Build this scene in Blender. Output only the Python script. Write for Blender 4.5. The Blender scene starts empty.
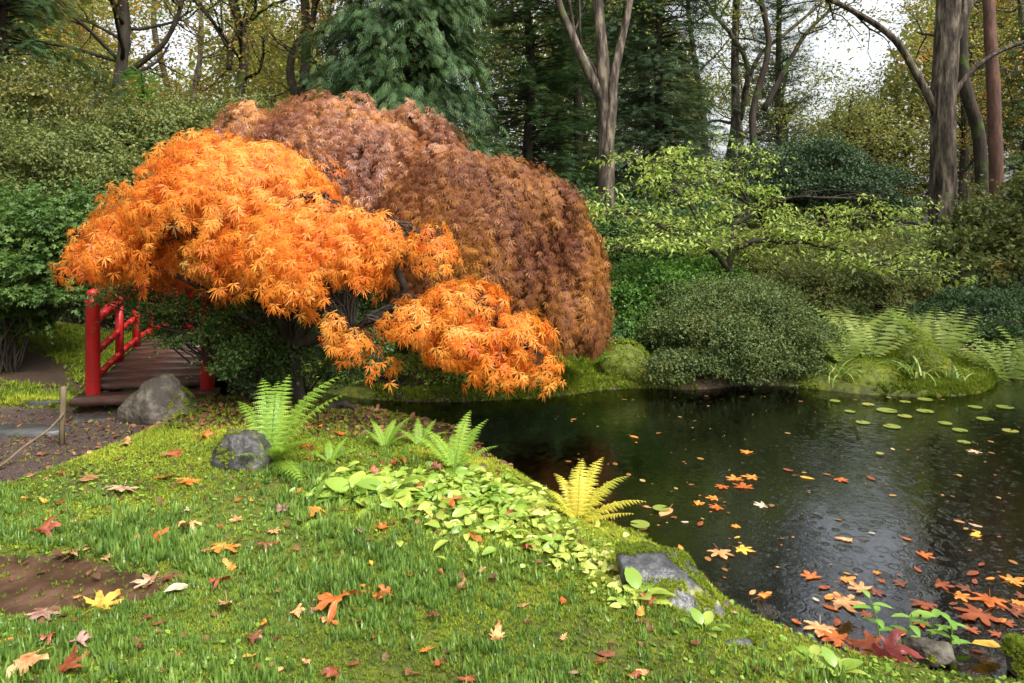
import bpy, math, random
import numpy as np
from mathutils import Vector

# ---------------------------------------------------------------- camera, light, exposure
SC = bpy.context.scene
COL = SC.collection
F, HY, CX, CAMH = 683.0, 230.0, 512.0, 1.65
cam_d = bpy.data.cameras.new('camera')
cam = bpy.data.objects.new('camera', cam_d); COL.objects.link(cam)
cam.location = (0, 0, CAMH); cam.rotation_euler = (math.radians(90), 0, 0)
cam_d.sensor_width = 36; cam_d.lens = 36*F/1024; cam_d.shift_y = -(341.5-HY)/1024
cam_d.clip_start = 0.05; cam_d.clip_end = 3000
SC.camera = cam

SUN_EL, SUN_AZ = math.radians(52), math.radians(140)      # azimuth clockwise from +Y (the view direction)
world = bpy.data.worlds.new('World'); SC.world = world; world.use_nodes = True
nt = world.node_tree; nt.nodes.clear()
sky = nt.nodes.new('ShaderNodeTexSky'); sky.sky_type = 'NISHITA'; sky.sun_disc = False
sky.sun_elevation = SUN_EL; sky.sun_rotation = SUN_AZ
sky.air_density = 1.0; sky.dust_density = 6.0; sky.ozone_density = 1.0
hs = nt.nodes.new('ShaderNodeHueSaturation'); hs.inputs['Saturation'].default_value = 0.25; hs.inputs['Value'].default_value = 7.0
bg = nt.nodes.new('ShaderNodeBackground'); bg.inputs['Strength'].default_value = 0.15
wo = nt.nodes.new('ShaderNodeOutputWorld')
nt.links.new(sky.outputs[0], hs.inputs['Color']); nt.links.new(hs.outputs[0], bg.inputs[0]); nt.links.new(bg.outputs[0], wo.inputs[0])

sd_ = bpy.data.lights.new('sun', 'SUN'); sun = bpy.data.objects.new('sun', sd_); COL.objects.link(sun)
sd_.energy = 4.6; sd_.angle = math.radians(9); sd_.color = (1.0, 0.95, 0.87)
sdir = Vector((math.sin(SUN_AZ)*math.cos(SUN_EL), math.cos(SUN_AZ)*math.cos(SUN_EL), math.sin(SUN_EL)))
sun.rotation_euler = sdir.to_track_quat('Z', 'Y').to_euler(); sun.location = sdir*40

SC.view_settings.view_transform = 'Standard'; SC.view_settings.look = 'None'
SC.view_settings.gamma = 1; SC.view_settings.use_curve_mapping = False
SC.view_settings.exposure = -1.25
SC.render.engine = 'CYCLES'
cy = SC.cycles
cy.use_denoising = True
try: cy.denoiser = 'OPENIMAGEDENOISE'
except Exception: pass
cy.max_bounces = 6; cy.diffuse_bounces = 3; cy.glossy_bounces = 3; cy.transmission_bounces = 4; cy.transparent_max_bounces = 8
cy.caustics_reflective = False; cy.caustics_refractive = False
cy.use_adaptive_sampling = True; cy.adaptive_threshold = 0.006
cy.sample_clamp_indirect = 6

# ---------------------------------------------------------------- helpers
RS = np.random.RandomState
WZ = -0.30                                        # water level

def W(px, py, Y):                                 # a photo pixel at depth Y metres
    return np.array([(px-CX)/F*Y, Y, CAMH-(py-HY)/F*Y])

def nrm(v):
    v = np.asarray(v, float)
    return v/np.maximum(np.linalg.norm(v, axis=-1, keepdims=True), 1e-9)

_nk = {}
def snoise(p, freq, seed=0):
    """smooth pseudo noise in about -1..1"""
    if seed not in _nk:
        r = RS(seed+77); _nk[seed] = (nrm(r.normal(size=(9, 3)))*r.uniform(.6, 1.7, (9, 1)), r.uniform(0, 6.28, 9))
    k, ph = _nk[seed]
    p = np.asarray(p, float)
    if p.shape[-1] == 2: p = np.concatenate([p, np.zeros(p.shape[:-1]+(1,))], -1)
    return np.clip(np.sin(p@(k.T*freq)+ph).sum(-1)/3.2, -1, 1)

def sm(t):
    t = np.clip(t, 0, 1); return t*t*(3-2*t)

def link(o, parent=None):
    COL.objects.link(o)
    if parent is not None:
        o.parent = parent
        o.location = (0, 0, 0)
    return o

def tag(o, label=None, cat=None, group=None, kind=None):
    if label: o['label'] = label
    if cat: o['category'] = cat
    if group: o['group'] = group
    if kind: o['kind'] = kind
    return o

def root(name, loc, label, cat, group=None):
    o = bpy.data.objects.new(name, None); o.empty_display_size = .1
    COL.objects.link(o); o.location = [float(v) for v in loc]
    return tag(o, label, cat, group)

def mesh_np(name, V, faces, mat, rnd=None, parent=None, smooth=False, attrs=None):
    """faces: list of int arrays (m,k). V world coords; if parent given, coords are made local to it."""
    V = np.asarray(V, float)
    if parent is not None:
        V = V-np.array(parent.location)
    me = bpy.data.meshes.new(name)
    me.vertices.add(len(V)); me.vertices.foreach_set('co', V.astype(np.float32).ravel())
    faces = [np.asarray(f) for f in faces if len(f)]
    nl = sum(f.size for f in faces); npol = sum(len(f) for f in faces)
    me.loops.add(nl); me.polygons.add(npol)
    me.loops.foreach_set('vertex_index', np.concatenate([f.ravel() for f in faces]).astype(np.int32))
    tot = np.concatenate([np.full(len(f), f.shape[1]) for f in faces]).astype(np.int32)
    st = np.concatenate([[0], np.cumsum(tot)[:-1]]).astype(np.int32)
    me.polygons.foreach_set('loop_start', st)
    me.polygons.foreach_set('loop_total', tot)
    if smooth: me.polygons.foreach_set('use_smooth', np.ones(npol, bool))
    if rnd is not None:
        a = me.attributes.new('rnd', 'FLOAT', 'POINT'); a.data.foreach_set('value', np.asarray(rnd, np.float32))
    for k, v in (attrs or {}).items():
        a = me.attributes.new(k, 'FLOAT', 'POINT'); a.data.foreach_set('value', np.asarray(v, np.float32))
    me.update(calc_edges=True)
    me.validate()
    if mat is not None: me.materials.append(mat)
    o = bpy.data.objects.new(name, me)
    return link(o, parent)

class Geo:
    """collects pieces of geometry into one mesh"""
    def __init__(s): s.V = []; s.Q = []; s.T = []; s.r = []; s.n = 0
    def add(s, V, quads=(), tris=(), rnd=0.5):
        V = np.asarray(V, float)
        if len(quads): s.Q.append(np.asarray(quads)+s.n)
        if len(tris): s.T.append(np.asarray(tris)+s.n)
        s.V.append(V); s.r.append(np.broadcast_to(np.asarray(rnd, float), (len(V),))); s.n += len(V)
    def tube(s, pts, rad, sides=6, rnd=0.5, jit=0, rng=None, ridge=0):
        pts = np.asarray(pts, float); n = len(pts)
        rad = np.broadcast_to(np.asarray(rad, float), (n,))
        t = nrm(np.gradient(pts, axis=0))
        up = np.array([0.31, .17, .94]) if abs(t[0][2]) < .8 else np.array([1., .2, .1])
        a = nrm(np.cross(t, up)); b = np.cross(t, a)
        th = np.arange(sides)/sides*2*math.pi
        ring = pts[:, None, :]+rad[:, None, None]*(np.cos(th)[None, :, None]*a[:, None, :]+np.sin(th)[None, :, None]*b[:, None, :])
        if ridge:
            al = np.concatenate([[0], np.cumsum(np.linalg.norm(np.diff(pts, axis=0), axis=1))])
            q = np.stack([np.cos(th)[None, :]*3.2+0*al[:, None], np.sin(th)[None, :]*3.2+0*al[:, None], np.tile(al[:, None]*.35, (1, sides))], -1)
            k_ = 1+ridge*(1-2*np.abs(snoise(q, 2.6, 41)))+ridge*.7*snoise(q, 1.1, 43)
            k_ = k_*(1+.5*np.exp(-al*2.2)*(1+.5*np.sin(th[None, :]*5))[0].mean())[:, None] if False else k_
            ring = pts[:, None, :]+(ring-pts[:, None, :])*k_[:, :, None]
        if jit and rng is not None:
            ring = ring+rng.normal(0, 1, ring.shape)*rad[:, None, None]*jit
        i = np.arange(n-1)[:, None]*sides; j = np.arange(sides)[None, :]; k = (j+1) % sides
        q = np.stack([i+j, i+k, i+sides+k, i+sides+j], -1).reshape(-1, 4)
        V = np.concatenate([ring.reshape(-1, 3), pts[:1], pts[-1:]])
        c0, c1 = n*sides, n*sides+1
        jj = np.arange(sides); kk = (jj+1) % sides
        T = np.concatenate([np.stack([np.full(sides, c0), kk, jj], -1), np.stack([np.full(sides, c1), (n-1)*sides+jj, (n-1)*sides+kk], -1)])
        s.add(V, q, T, rnd)
    def inst(s, tpl, pos, R, sc, rnd):
        """copies of a template (V, quads, tris)"""
        TV, TQ, TT = tpl
        n = len(pos)
        if n == 0: return
        sc = np.asarray(sc, float)
        if sc.ndim == 0: sc = np.full(n, float(sc))
        if sc.ndim == 1: sc = sc[:, None]
        V = np.einsum('nij,nvj->nvi', R, TV[None]*sc[:, None, :])+np.asarray(pos)[:, None, :]
        off = (np.arange(n)*len(TV))[:, None, None]
        q = (np.asarray(TQ)[None]+off).reshape(-1, 4) if len(TQ) else ()
        t = (np.asarray(TT)[None]+off).reshape(-1, 3) if len(TT) else ()
        s.add(V.reshape(-1, 3), q, t, np.repeat(rnd, len(TV)))
    def box(s, c, ax, ay, az, rnd=.5):
        c = np.asarray(c, float); ax, ay, az = map(lambda v: np.asarray(v, float), (ax, ay, az))
        sg = [(-1,-1,-1),(1,-1,-1),(1,1,-1),(-1,1,-1),(-1,-1,1),(1,-1,1),(1,1,1),(-1,1,1)]
        V = [c+a*ax+b*ay+d*az for a, b, d in sg]
        s.add(V, [(0,3,2,1),(4,5,6,7),(0,1,5,4),(1,2,6,5),(2,3,7,6),(3,0,4,7)], (), rnd)
    def build(s, name, mat, parent=None, smooth=False):
        return mesh_np(name, np.concatenate(s.V), [np.concatenate(s.Q) if s.Q else [], np.concatenate(s.T) if s.T else []],
                       mat, np.concatenate(s.r), parent, smooth)

def frames(d, n):
    """rotation matrices with local +Y along d and +Z near n"""
    y = nrm(d); x = nrm(np.cross(y, n)); z = np.cross(x, y)
    return np.stack([x, y, z], -1)

def catmull(P, k=6, closed=False):
    P = np.asarray(P, float); n = len(P); out = []
    rngi = range(n if closed else n-1)
    for i in rngi:
        if closed: a, b, c, d = P[i-1], P[i], P[(i+1) % n], P[(i+2) % n]
        else: a, b, c, d = P[max(i-1, 0)], P[i], P[i+1], P[min(i+2, n-1)]
        for t in np.arange(k)/k:
            out.append(.5*((2*b)+(-a+c)*t+(2*a-5*b+4*c-d)*t*t+(-a+3*b-3*c+d)*t**3))
    if not closed: out.append(P[-1])
    return np.array(out)

# ---------------------------------------------------------------- leaf templates (base at origin, +Y along the leaf, +Z up)
def T_simple(w=.28, fold=.06, droop=.12):
    V = np.array([(0, 0, 0), (-w, .45, fold), (0, .5, -.02), (w, .45, fold), (0, 1, -droop)], float)
    return V, [(0, 2, 4, 1), (0, 3, 4, 2)], []
def T_quad(w=.3, droop=.1):
    V = np.array([(0, 0, 0), (-w, .5, .03), (0, 1, -droop), (w, .5, .03)], float)
    return V, [(0, 3, 2, 1)], []
def T_oval(w=.33, fold=.08, droop=.25):
    ys = [0, .15, .4, .7, .9, 1]; ws = [0.02, .6, 1, .85, .45, 0.02]
    V = []; Q = []
    for y, ww in zip(ys, ws):
        z = -droop*y*y
        V += [(-w*ww, y, z+fold*ww), (0, y, z), (w*ww, y, z+fold*ww)]
    for i in range(5):
        a = i*3
        Q += [(a, a+1, a+4, a+3), (a+1, a+2, a+5, a+4)]
    return np.array(V, float), Q, []
def T_lace(nl=7, w=.075, spread=105, droop=.45, side=.55):
    V = []; Q = []; T = []
    for i in range(nl):
        u = i/(nl-1)*2-1
        ang = math.radians(spread*u+(7 if i % 2 else -5)); L = (1-(1-side)*abs(u)**1.3)*(1 if i % 2 else .9)
        dx, dy = math.sin(ang), math.cos(ang); nx, ny = dy, -dx
        b = len(V)
        z = lambda r: -droop*r*r
        V += [(0, 0, 0), (dx*L*.45-nx*w, dy*L*.45-ny*w, z(L*.45)), (dx*L*.45+nx*w, dy*L*.45+ny*w, z(L*.45)),
              (dx*L*.8-nx*w*.6, dy*L*.8-ny*w*.6, z(L*.8)), (dx*L*.8+nx*w*.6, dy*L*.8+ny*w*.6, z(L*.8)), (dx*L, dy*L, z(L)-.05)]
        T += [(b, b+2, b+1), (b+3, b+4, b+5)]; Q += [(b+1, b+2, b+4, b+3)]
    return np.array(V, float), Q, T
def T_spray(n=7, w=.06, spread=65, droop=.3):
    """flat conifer spray: rachis with side shoots"""
    V = []; Q = []
    def leaf(p, ang, L, ww):
        dx, dy = math.sin(ang), math.cos(ang); b = len(V)
        V.extend([(p[0], p[1], p[2]), (p[0]+dx*L*.5-dy*ww, p[1]+dy*L*.5+dx*ww, p[2]-.06*L), (p[0]+dx*L, p[1]+dy*L, p[2]-droop*L), (p[0]+dx*L*.5+dy*ww, p[1]+dy*L*.5-dx*ww, p[2]-.06*L)])
        Q.append((b, b+3, b+2, b+1))
    for i in range(n):
        y = .1+.75*i/(n-1); L = .5*(1-.6*y)
        for s in (-1, 1): leaf((0, y*.9, -droop*y*y*.6), s*math.radians(spread*.65), L, w)
    leaf((0, 0, 0), 0, 1, w)
    return np.array(V, float), Q, []
def T_tuft(n=7, w=.07, spread=.8, seed=1):
    """upright star of small blades, for moss and needles"""
    r = RS(seed); V = []; T = []
    for i in range(n):
        a = i/n*6.28+r.uniform(-.4, .4); s = r.uniform(.25, spread); b = len(V)
        dx, dy = math.cos(a), math.sin(a)
        V += [(-dy*w, dx*w, 0), (dy*w, -dx*w, 0), (dx*s, dy*s, r.uniform(.5, 1))]
        T += [(b, b+1, b+2)]
    return np.array(V, float), [], T
SIMPLE, QUAD, OVAL, LACE, LACE_FINE, SPRAY = T_simple(), T_quad(), T_oval(), T_lace(7, .042, 88, .22, .6), T_lace(7, .036, 62, .2, .65), T_spray(4, .026, 50)
MAPLE_SMALL = T_lace(5, .16, 100, .2, .7)

# ---------------------------------------------------------------- materials
def new_mat(name):
    m = bpy.data.materials.new(name); m.use_nodes = True
    n = m.node_tree; n.nodes.clear()
    out = n.nodes.new('ShaderNodeOutputMaterial')
    return m, n, out
def ramp(n, cols):
    r = n.nodes.new('ShaderNodeValToRGB'); e = r.color_ramp.elements
    k = len(cols)
    while len(e) < k: e.new(.5)
    for i, c in enumerate(cols):
        if len(c) == 4: pos, c = c[0], c[1:]
        else: pos = i/(k-1)
        e[i].position = pos; e[i].color = (*c, 1)
    return r
def leaf_mat(name, cols, trans=.35, rough=.45, nscale=1.5, namt=.45, tint=1.25, spec=.35):
    m, n, out = new_mat(name)
    at = n.nodes.new('ShaderNodeAttribute'); at.attribute_name = 'rnd'
    tc = n.nodes.new('ShaderNodeTexCoord')
    no = n.nodes.new('ShaderNodeTexNoise'); no.inputs['Scale'].default_value = nscale; no.inputs['Detail'].default_value = 3
    n.links.new(tc.outputs['Object'], no.inputs['Vector'])
    mx = n.nodes.new('ShaderNodeMapRange'); mx.inputs[1].default_value = .3; mx.inputs[2].default_value = .7
    n.links.new(no.outputs[0], mx.inputs[0])
    mi = n.nodes.new('ShaderNodeMix'); mi.inputs[0].default_value = namt
    n.links.new(at.outputs['Fac'], mi.inputs[2]); n.links.new(mx.outputs[0], mi.inputs[3])
    r = ramp(n, cols); n.links.new(mi.outputs[0], r.inputs[0])
    p = n.nodes.new('ShaderNodeBsdfPrincipled'); p.inputs['Roughness'].default_value = rough; p.inputs['Specular IOR Level'].default_value = spec
    n.links.new(r.outputs[0], p.inputs['Base Color'])
    if trans > 0:
        t = n.nodes.new('ShaderNodeBsdfTranslucent')
        b = n.nodes.new('ShaderNodeMix'); b.data_type = 'RGBA'; b.blend_type = 'MULTIPLY'; b.inputs[0].default_value = 1
        b.inputs[7].default_value = (tint, tint*.95, tint*.7, 1)
        n.links.new(r.outputs[0], b.inputs[6]); n.links.new(b.outputs[2], t.inputs[0])
        s = n.nodes.new('ShaderNodeMixShader'); s.inputs[0].default_value = trans
        n.links.new(p.outputs[0], s.inputs[1]); n.links.new(t.outputs[0], s.inputs[2]); n.links.new(s.outputs[0], out.inputs[0])
    else:
        n.links.new(p.outputs[0], out.inputs[0])
    return m
def noise_mat(name, cols, scale=8, stretch=(1, 1, 1), rough=.7, bump=.3, bscale=None, bdist=.02, detail=8, moss=None, moss_scale=3, spec=.4, moss_thr=.5, upmoss=0.):
    m, n, out = new_mat(name)
    tc = n.nodes.new('ShaderNodeTexCoord'); mp = n.nodes.new('ShaderNodeMapping'); mp.inputs['Scale'].default_value = stretch
    n.links.new(tc.outputs['Object'], mp.inputs[0])
    no = n.nodes.new('ShaderNodeTexNoise'); no.inputs['Scale'].default_value = scale; no.inputs['Detail'].default_value = detail; no.inputs['Roughness'].default_value = .65
    n.links.new(mp.outputs[0], no.inputs['Vector'])
    r = ramp(n, cols); n.links.new(no.outputs[0], r.inputs[0])
    col = r.outputs[0]
    p = n.nodes.new('ShaderNodeBsdfPrincipled'); p.inputs['Roughness'].default_value = rough; p.inputs['Specular IOR Level'].default_value = spec
    if moss:
        n2 = n.nodes.new('ShaderNodeTexNoise'); n2.inputs['Scale'].default_value = moss_scale; n2.inputs['Detail'].default_value = 6
        n.links.new(tc.outputs['Object'], n2.inputs['Vector'])
        val = n2.outputs[0]
        if upmoss:
            g = n.nodes.new('ShaderNodeNewGeometry'); sx = n.nodes.new('ShaderNodeSeparateXYZ'); n.links.new(g.outputs['Normal'], sx.inputs[0])
            ma = n.nodes.new('ShaderNodeMath'); ma.operation = 'MULTIPLY_ADD'; ma.inputs[1].default_value = upmoss
            n.links.new(sx.outputs[2], ma.inputs[0]); n.links.new(val, ma.inputs[2]); val = ma.outputs[0]
        mr = n.nodes.new('ShaderNodeMapRange'); mr.inputs[1].default_value = moss_thr; mr.inputs[2].default_value = moss_thr+.08
        n.links.new(val, mr.inputs[0])
        mi = n.nodes.new('ShaderNodeMix'); mi.data_type = 'RGBA'; n.links.new(mr.outputs[0], mi.inputs[0]); n.links.new(col, mi.inputs[6])
        mi.inputs[7].default_value = (*moss, 1); col = mi.outputs[2]
    n.links.new(col, p.inputs['Base Color'])
    if bump:
        b = n.nodes.new('ShaderNodeBump'); b.inputs['Strength'].default_value = bump; b.inputs['Distance'].default_value = bdist
        nb = n.nodes.new('ShaderNodeTexNoise'); nb.inputs['Scale'].default_value = bscale or scale*2; nb.inputs['Detail'].default_value = 8
        n.links.new(mp.outputs[0], nb.inputs['Vector'])
        n.links.new(nb.outputs[0], b.inputs['Height']); n.links.new(b.outputs[0], p.inputs['Normal'])
    n.links.new(p.outputs[0], out.inputs[0])
    return m

M = {}
M['orange'] = leaf_mat('orange_leaf', [(0, .44, .07, .010), (.25, .68, .16, .015), (.5, .78, .27, .03), (.8, .82, .40, .07), (1, .72, .52, .18)], .34, .5, 2.2, .4, 1.2, .35)
M['bronze'] = leaf_mat('bronze_leaf', [(0, .04, .012, .009), (.3, .14, .045, .020), (.5, .27, .11, .045), (.68, .34, .14, .03), (.88, .46, .20, .04), (1, .56, .34, .08)], .25, .5, 1.1, .5, 1.2, .25)
M['russet'] = leaf_mat('russet_leaf', [(0, .07, .02, .013), (.3, .20, .065, .03), (.5, .34, .14, .07), (.7, .45, .18, .035), (1, .66, .34, .10)], .24, .4, 1.1, .5, 1.2, .5)
M['green'] = leaf_mat('green_leaf', [(0, .05, .12, .02), (.5, .10, .23, .035), (1, .20, .34, .06)], .3, .4, 3, .4)
M['azalea'] = leaf_mat('azalea_leaf', [(0, .04, .07, .02), (.5, .09, .135, .035), (.85, .17, .21, .06), (1, .30, .2, .07)], .25, .6, 2.5, .3)
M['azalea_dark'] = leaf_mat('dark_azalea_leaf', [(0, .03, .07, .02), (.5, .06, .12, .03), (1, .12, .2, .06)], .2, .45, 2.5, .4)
M['left_azalea'] = leaf_mat('olive_azalea_leaf', [(0, .06, .09, .025), (.5, .13, .17, .045), (.85, .25, .25, .07), (1, .38, .2, .05)], .3, .6, 1.3, .5)
M['yellow'] = leaf_mat('yellow_leaf', [(0, .12, .17, .03), (.5, .30, .30, .05), (1, .52, .42, .08)], .4, .5, 1.2, .4)
M['yellow_dull'] = leaf_mat('dull_yellow_leaf', [(0, .04, .07, .02), (.5, .11, .13, .035), (1, .34, .29, .06)], .35, .5, 1.0, .5)
M['maple_green'] = leaf_mat('shaded_green_leaf', [(0, .03, .07, .018), (.5, .075, .15, .03), (1, .18, .26, .06)], .3, .5, 2, .4)  # darker, less saturated green for the left shrub
M['azalea_mid'] = leaf_mat('mid_green_azalea_leaf', [(0, .035, .085, .02), (.5, .08, .16, .035), (1, .17, .27, .07)], .25, .45, 3, .4)
M['lime'] = leaf_mat('lime_leaf', [(0, .15, .25, .035), (.5, .32, .44, .08), (1, .58, .62, .2)], .4, .45, 2, .35)
M['autumn'] = leaf_mat('autumn_leaf', [(0, .09, .13, .03), (.4, .22, .21, .04), (.65, .44, .25, .04), (.85, .55, .22, .04), (1, .60, .34, .06)], .4, .5, .5, .6)
M['olive'] = leaf_mat('olive_leaf', [(0, .08, .12, .03), (.5, .20, .225, .055), (1, .38, .33, .09)], .4, .5, .5, .5)
M['cypress'] = leaf_mat('cypress_spray', [(0, .018, .048, .014), (.5, .046, .10, .028), (1, .12, .185, .055)], .15, .5, 1.0, .5)
M['yew'] = leaf_mat('yew_needle', [(0, .028, .062, .02), (.55, .06, .12, .035), (.85, .11, .175, .05), (1, .22, .11, .045)], .2, .5, .8, .55)
M['dark_conifer'] = leaf_mat('dark_needle', [(0, .03, .06, .028), (.6, .06, .11, .045), (1, .12, .16, .065)], .2, .5, 1.2, .4)
M['fern'] = leaf_mat('fern_frond', [(0, .13, .26, .03), (.5, .26, .42, .05), (1, .42, .54, .09)], .4, .45, 3, .4)
M['fern_far'] = leaf_mat('pale_fern_frond', [(0, .12, .20, .035), (.5, .27, .36, .07), (1, .52, .52, .16)], .35, .5, 1.5, .5)
M['fern_yellow'] = leaf_mat('yellow_fern_frond', [(0, .34, .42, .04), (.5, .62, .56, .07), (1, .78, .62, .12)], .4, .5, 5, .5)
M['grass'] = leaf_mat('grass_blade', [(0, .06, .13, .02), (.45, .14, .25, .045), (.8, .27, .39, .07), (1, .48, .55, .12)], .25, .32, 2.0, .35, 1.2, .6)
M['moss'] = leaf_mat('moss_sprig', [(0, .07, .11, .015), (.45, .20, .27, .022), (1, .48, .50, .05)], .25, .7, 1.3, .6, 1.2, .2)
M['cover'] = leaf_mat('ground_cover_leaf', [(0, .14, .28, .035), (.4, .30, .43, .06), (.75, .56, .58, .13), (1, .74, .68, .34)], .3, .35, 3.5, .35, 1.1, .5)
M['iris'] = leaf_mat('iris_leaf', [(0, .16, .3, .06), (.6, .3, .42, .1), (1, .6, .5, .22)], .3, .4, 3, .3)
M['litter'] = leaf_mat('litter_leaf', [(0, .045, .024, .015), (.5, .15, .07, .032), (1, .36, .17, .075)], .15, .5, 4, .3)
M['twig'] = noise_mat('twig_bark', [(.015, .012, .009), (.055, .042, .032)], 20, (1, 1, .3), .8, .3)
M['twig_pale'] = noise_mat('pale_twig_bark', [(.16, .12, .08), (.34, .27, .19)], 20, (1, 1, .3), .8, .2)
M['bark'] = noise_mat('grey_bark', [(.36, .018, .013, .010), (.5, .07, .054, .040), (.64, .22, .18, .13)], 9, (1, 1, .22), .85, .9, 14, .04, 8, (.08, .10, .03), 1.2, .3, .6)
M['bark_dark'] = noise_mat('dark_bark', [(.3, .02, .016, .012), (.6, .06, .045, .034), (.8, .10, .08, .06)], 9, (1, 1, .2), .85, .8, 18, .03, 8, (.06, .09, .02), 2, .3, .55)
M['bark_maple'] = noise_mat('maple_bark', [(.3, .012, .010, .008), (.6, .045, .036, .028), (.8, .09, .075, .06)], 9, (1, 1, .3), .85, .8, 18, .02)
M['bark_red'] = noise_mat('red_bark', [(.3, .05, .025, .018), (.6, .15, .075, .052), (.8, .26, .14, .10)], 6, (1, 1, .3), .85, .8, 12, .03)
M['bark_pale'] = noise_mat('pale_bark', [(.3, .10, .09, .065), (.5, .22, .19, .15), (.75, .38, .34, .27)], 6, (1, 1, .15), .85, .8, 12, .03, 8, (.10, .13, .05), 1.0, .3, .6)
M['red'] = noise_mat('red_paint', [(.25, .10, .02, .016), (.42, .36, .012, .012), (.7, .52, .02, .016)], 7, (1, 1, .5), .42, .35, 40, .004)
M['deck'] = noise_mat('wet_brown_planks', [(.3, .05, .028, .022), (.6, .13, .07, .05), (.8, .2, .13, .10)], 5, (1, 6, 1), .35, .3, 20, .006)
M['dark_wood'] = noise_mat('dark_wet_wood', [(.02, .016, .014), (.06, .045, .036)], 8, (1, 1, 1), .6, .3)
M['stake'] = noise_mat('weathered_stake', [(.05, .04, .025), (.22, .16, .09)], 14, (1, 1, .2), .8, .4)
M['rock'] = noise_mat('grey_rock', [(.3, .018, .017, .016), (.5, .05, .048, .045), (.72, .15, .145, .135)], 9, (1, 1, 1), .55, .8, 22, .02, 10, (.20, .24, .03), 5, .5, .62, .06)
M['rock_warm'] = noise_mat('brown_rock', [(.3, .02, .016, .012), (.5, .055, .045, .033), (.72, .20, .18, .14)], 7, (1, 1, 1), .7, .9, 20, .025, 10, (.16, .22, .03), 6, .4, .95, .42)
M['rock_blue'] = noise_mat('blue_grey_rock', [(.3, .02, .02, .021), (.5, .055, .056, .058), (.74, .17, .172, .178)], 12, (1, 1, 1), .42, .7, 30, .012, 10, (.30, .30, .03), 6, .6, .64, .05)
M['slab'] = noise_mat('wet_slab', [(.3, .035, .035, .035), (.6, .085, .085, .08)], 12, (1, 1, 1), .35, .4, 30, .006)
M['lily'] = leaf_mat('lily_pad', [(0, .12, .18, .03), (.5, .22, .27, .05), (1, .38, .32, .08)], .1, .3, 3, .3)

# fallen leaves: the colour of each leaf is its object colour
def fallen_mat():
    m, n, out = new_mat('fallen_leaf')
    oi = n.nodes.new('ShaderNodeObjectInfo')
    tc = n.nodes.new('ShaderNodeTexCoord'); no = n.nodes.new('ShaderNodeTexNoise'); no.inputs['Scale'].default_value = 3.5; no.inputs['Detail'].default_value = 6
    ad = n.nodes.new('ShaderNodeVectorMath'); ad.operation = 'MULTIPLY_ADD'; ad.inputs[1].default_value = (1, 1, 1)
    cmb = n.nodes.new('ShaderNodeCombineXYZ'); rr = n.nodes.new('ShaderNodeMath'); rr.operation = 'MULTIPLY'; rr.inputs[1].default_value = 40
    n.links.new(oi.outputs['Random'], rr.inputs[0]); n.links.new(rr.outputs[0], cmb.inputs[0]); n.links.new(rr.outputs[0], cmb.inputs[1])
    n.links.new(tc.outputs['Object'], ad.inputs[0]); n.links.new(cmb.outputs[0], ad.inputs[2]); n.links.new(ad.outputs[0], no.inputs['Vector'])
    r = ramp(n, [(.3, .55, .32, .25), (.5, 1, 1, 1), (.72, 1.0, 1.0, 1.0)])
    r.color_ramp.elements[2].color = (1.35, 1.5, 1.6, 1)
    n.links.new(no.outputs[0], r.inputs[0])
    b = n.nodes.new('ShaderNodeMix'); b.data_type = 'RGBA'; b.blend_type = 'MULTIPLY'; b.inputs[0].default_value = 1
    n.links.new(oi.outputs['Color'], b.inputs[6]); n.links.new(r.outputs[0], b.inputs[7])
    p = n.nodes.new('ShaderNodeBsdfPrincipled'); p.inputs['Roughness'].default_value = .38; n.links.new(b.outputs[2], p.inputs['Base Color'])
    t = n.nodes.new('ShaderNodeBsdfTranslucent'); n.links.new(b.outputs[2], t.inputs[0])
    s = n.nodes.new('ShaderNodeMixShader'); s.inputs[0].default_value = .18
    n.links.new(p.outputs[0], s.inputs[1]); n.links.new(t.outputs[0], s.inputs[2]); n.links.new(s.outputs[0], out.inputs[0])
    return m
M['fallen'] = fallen_mat()

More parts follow.
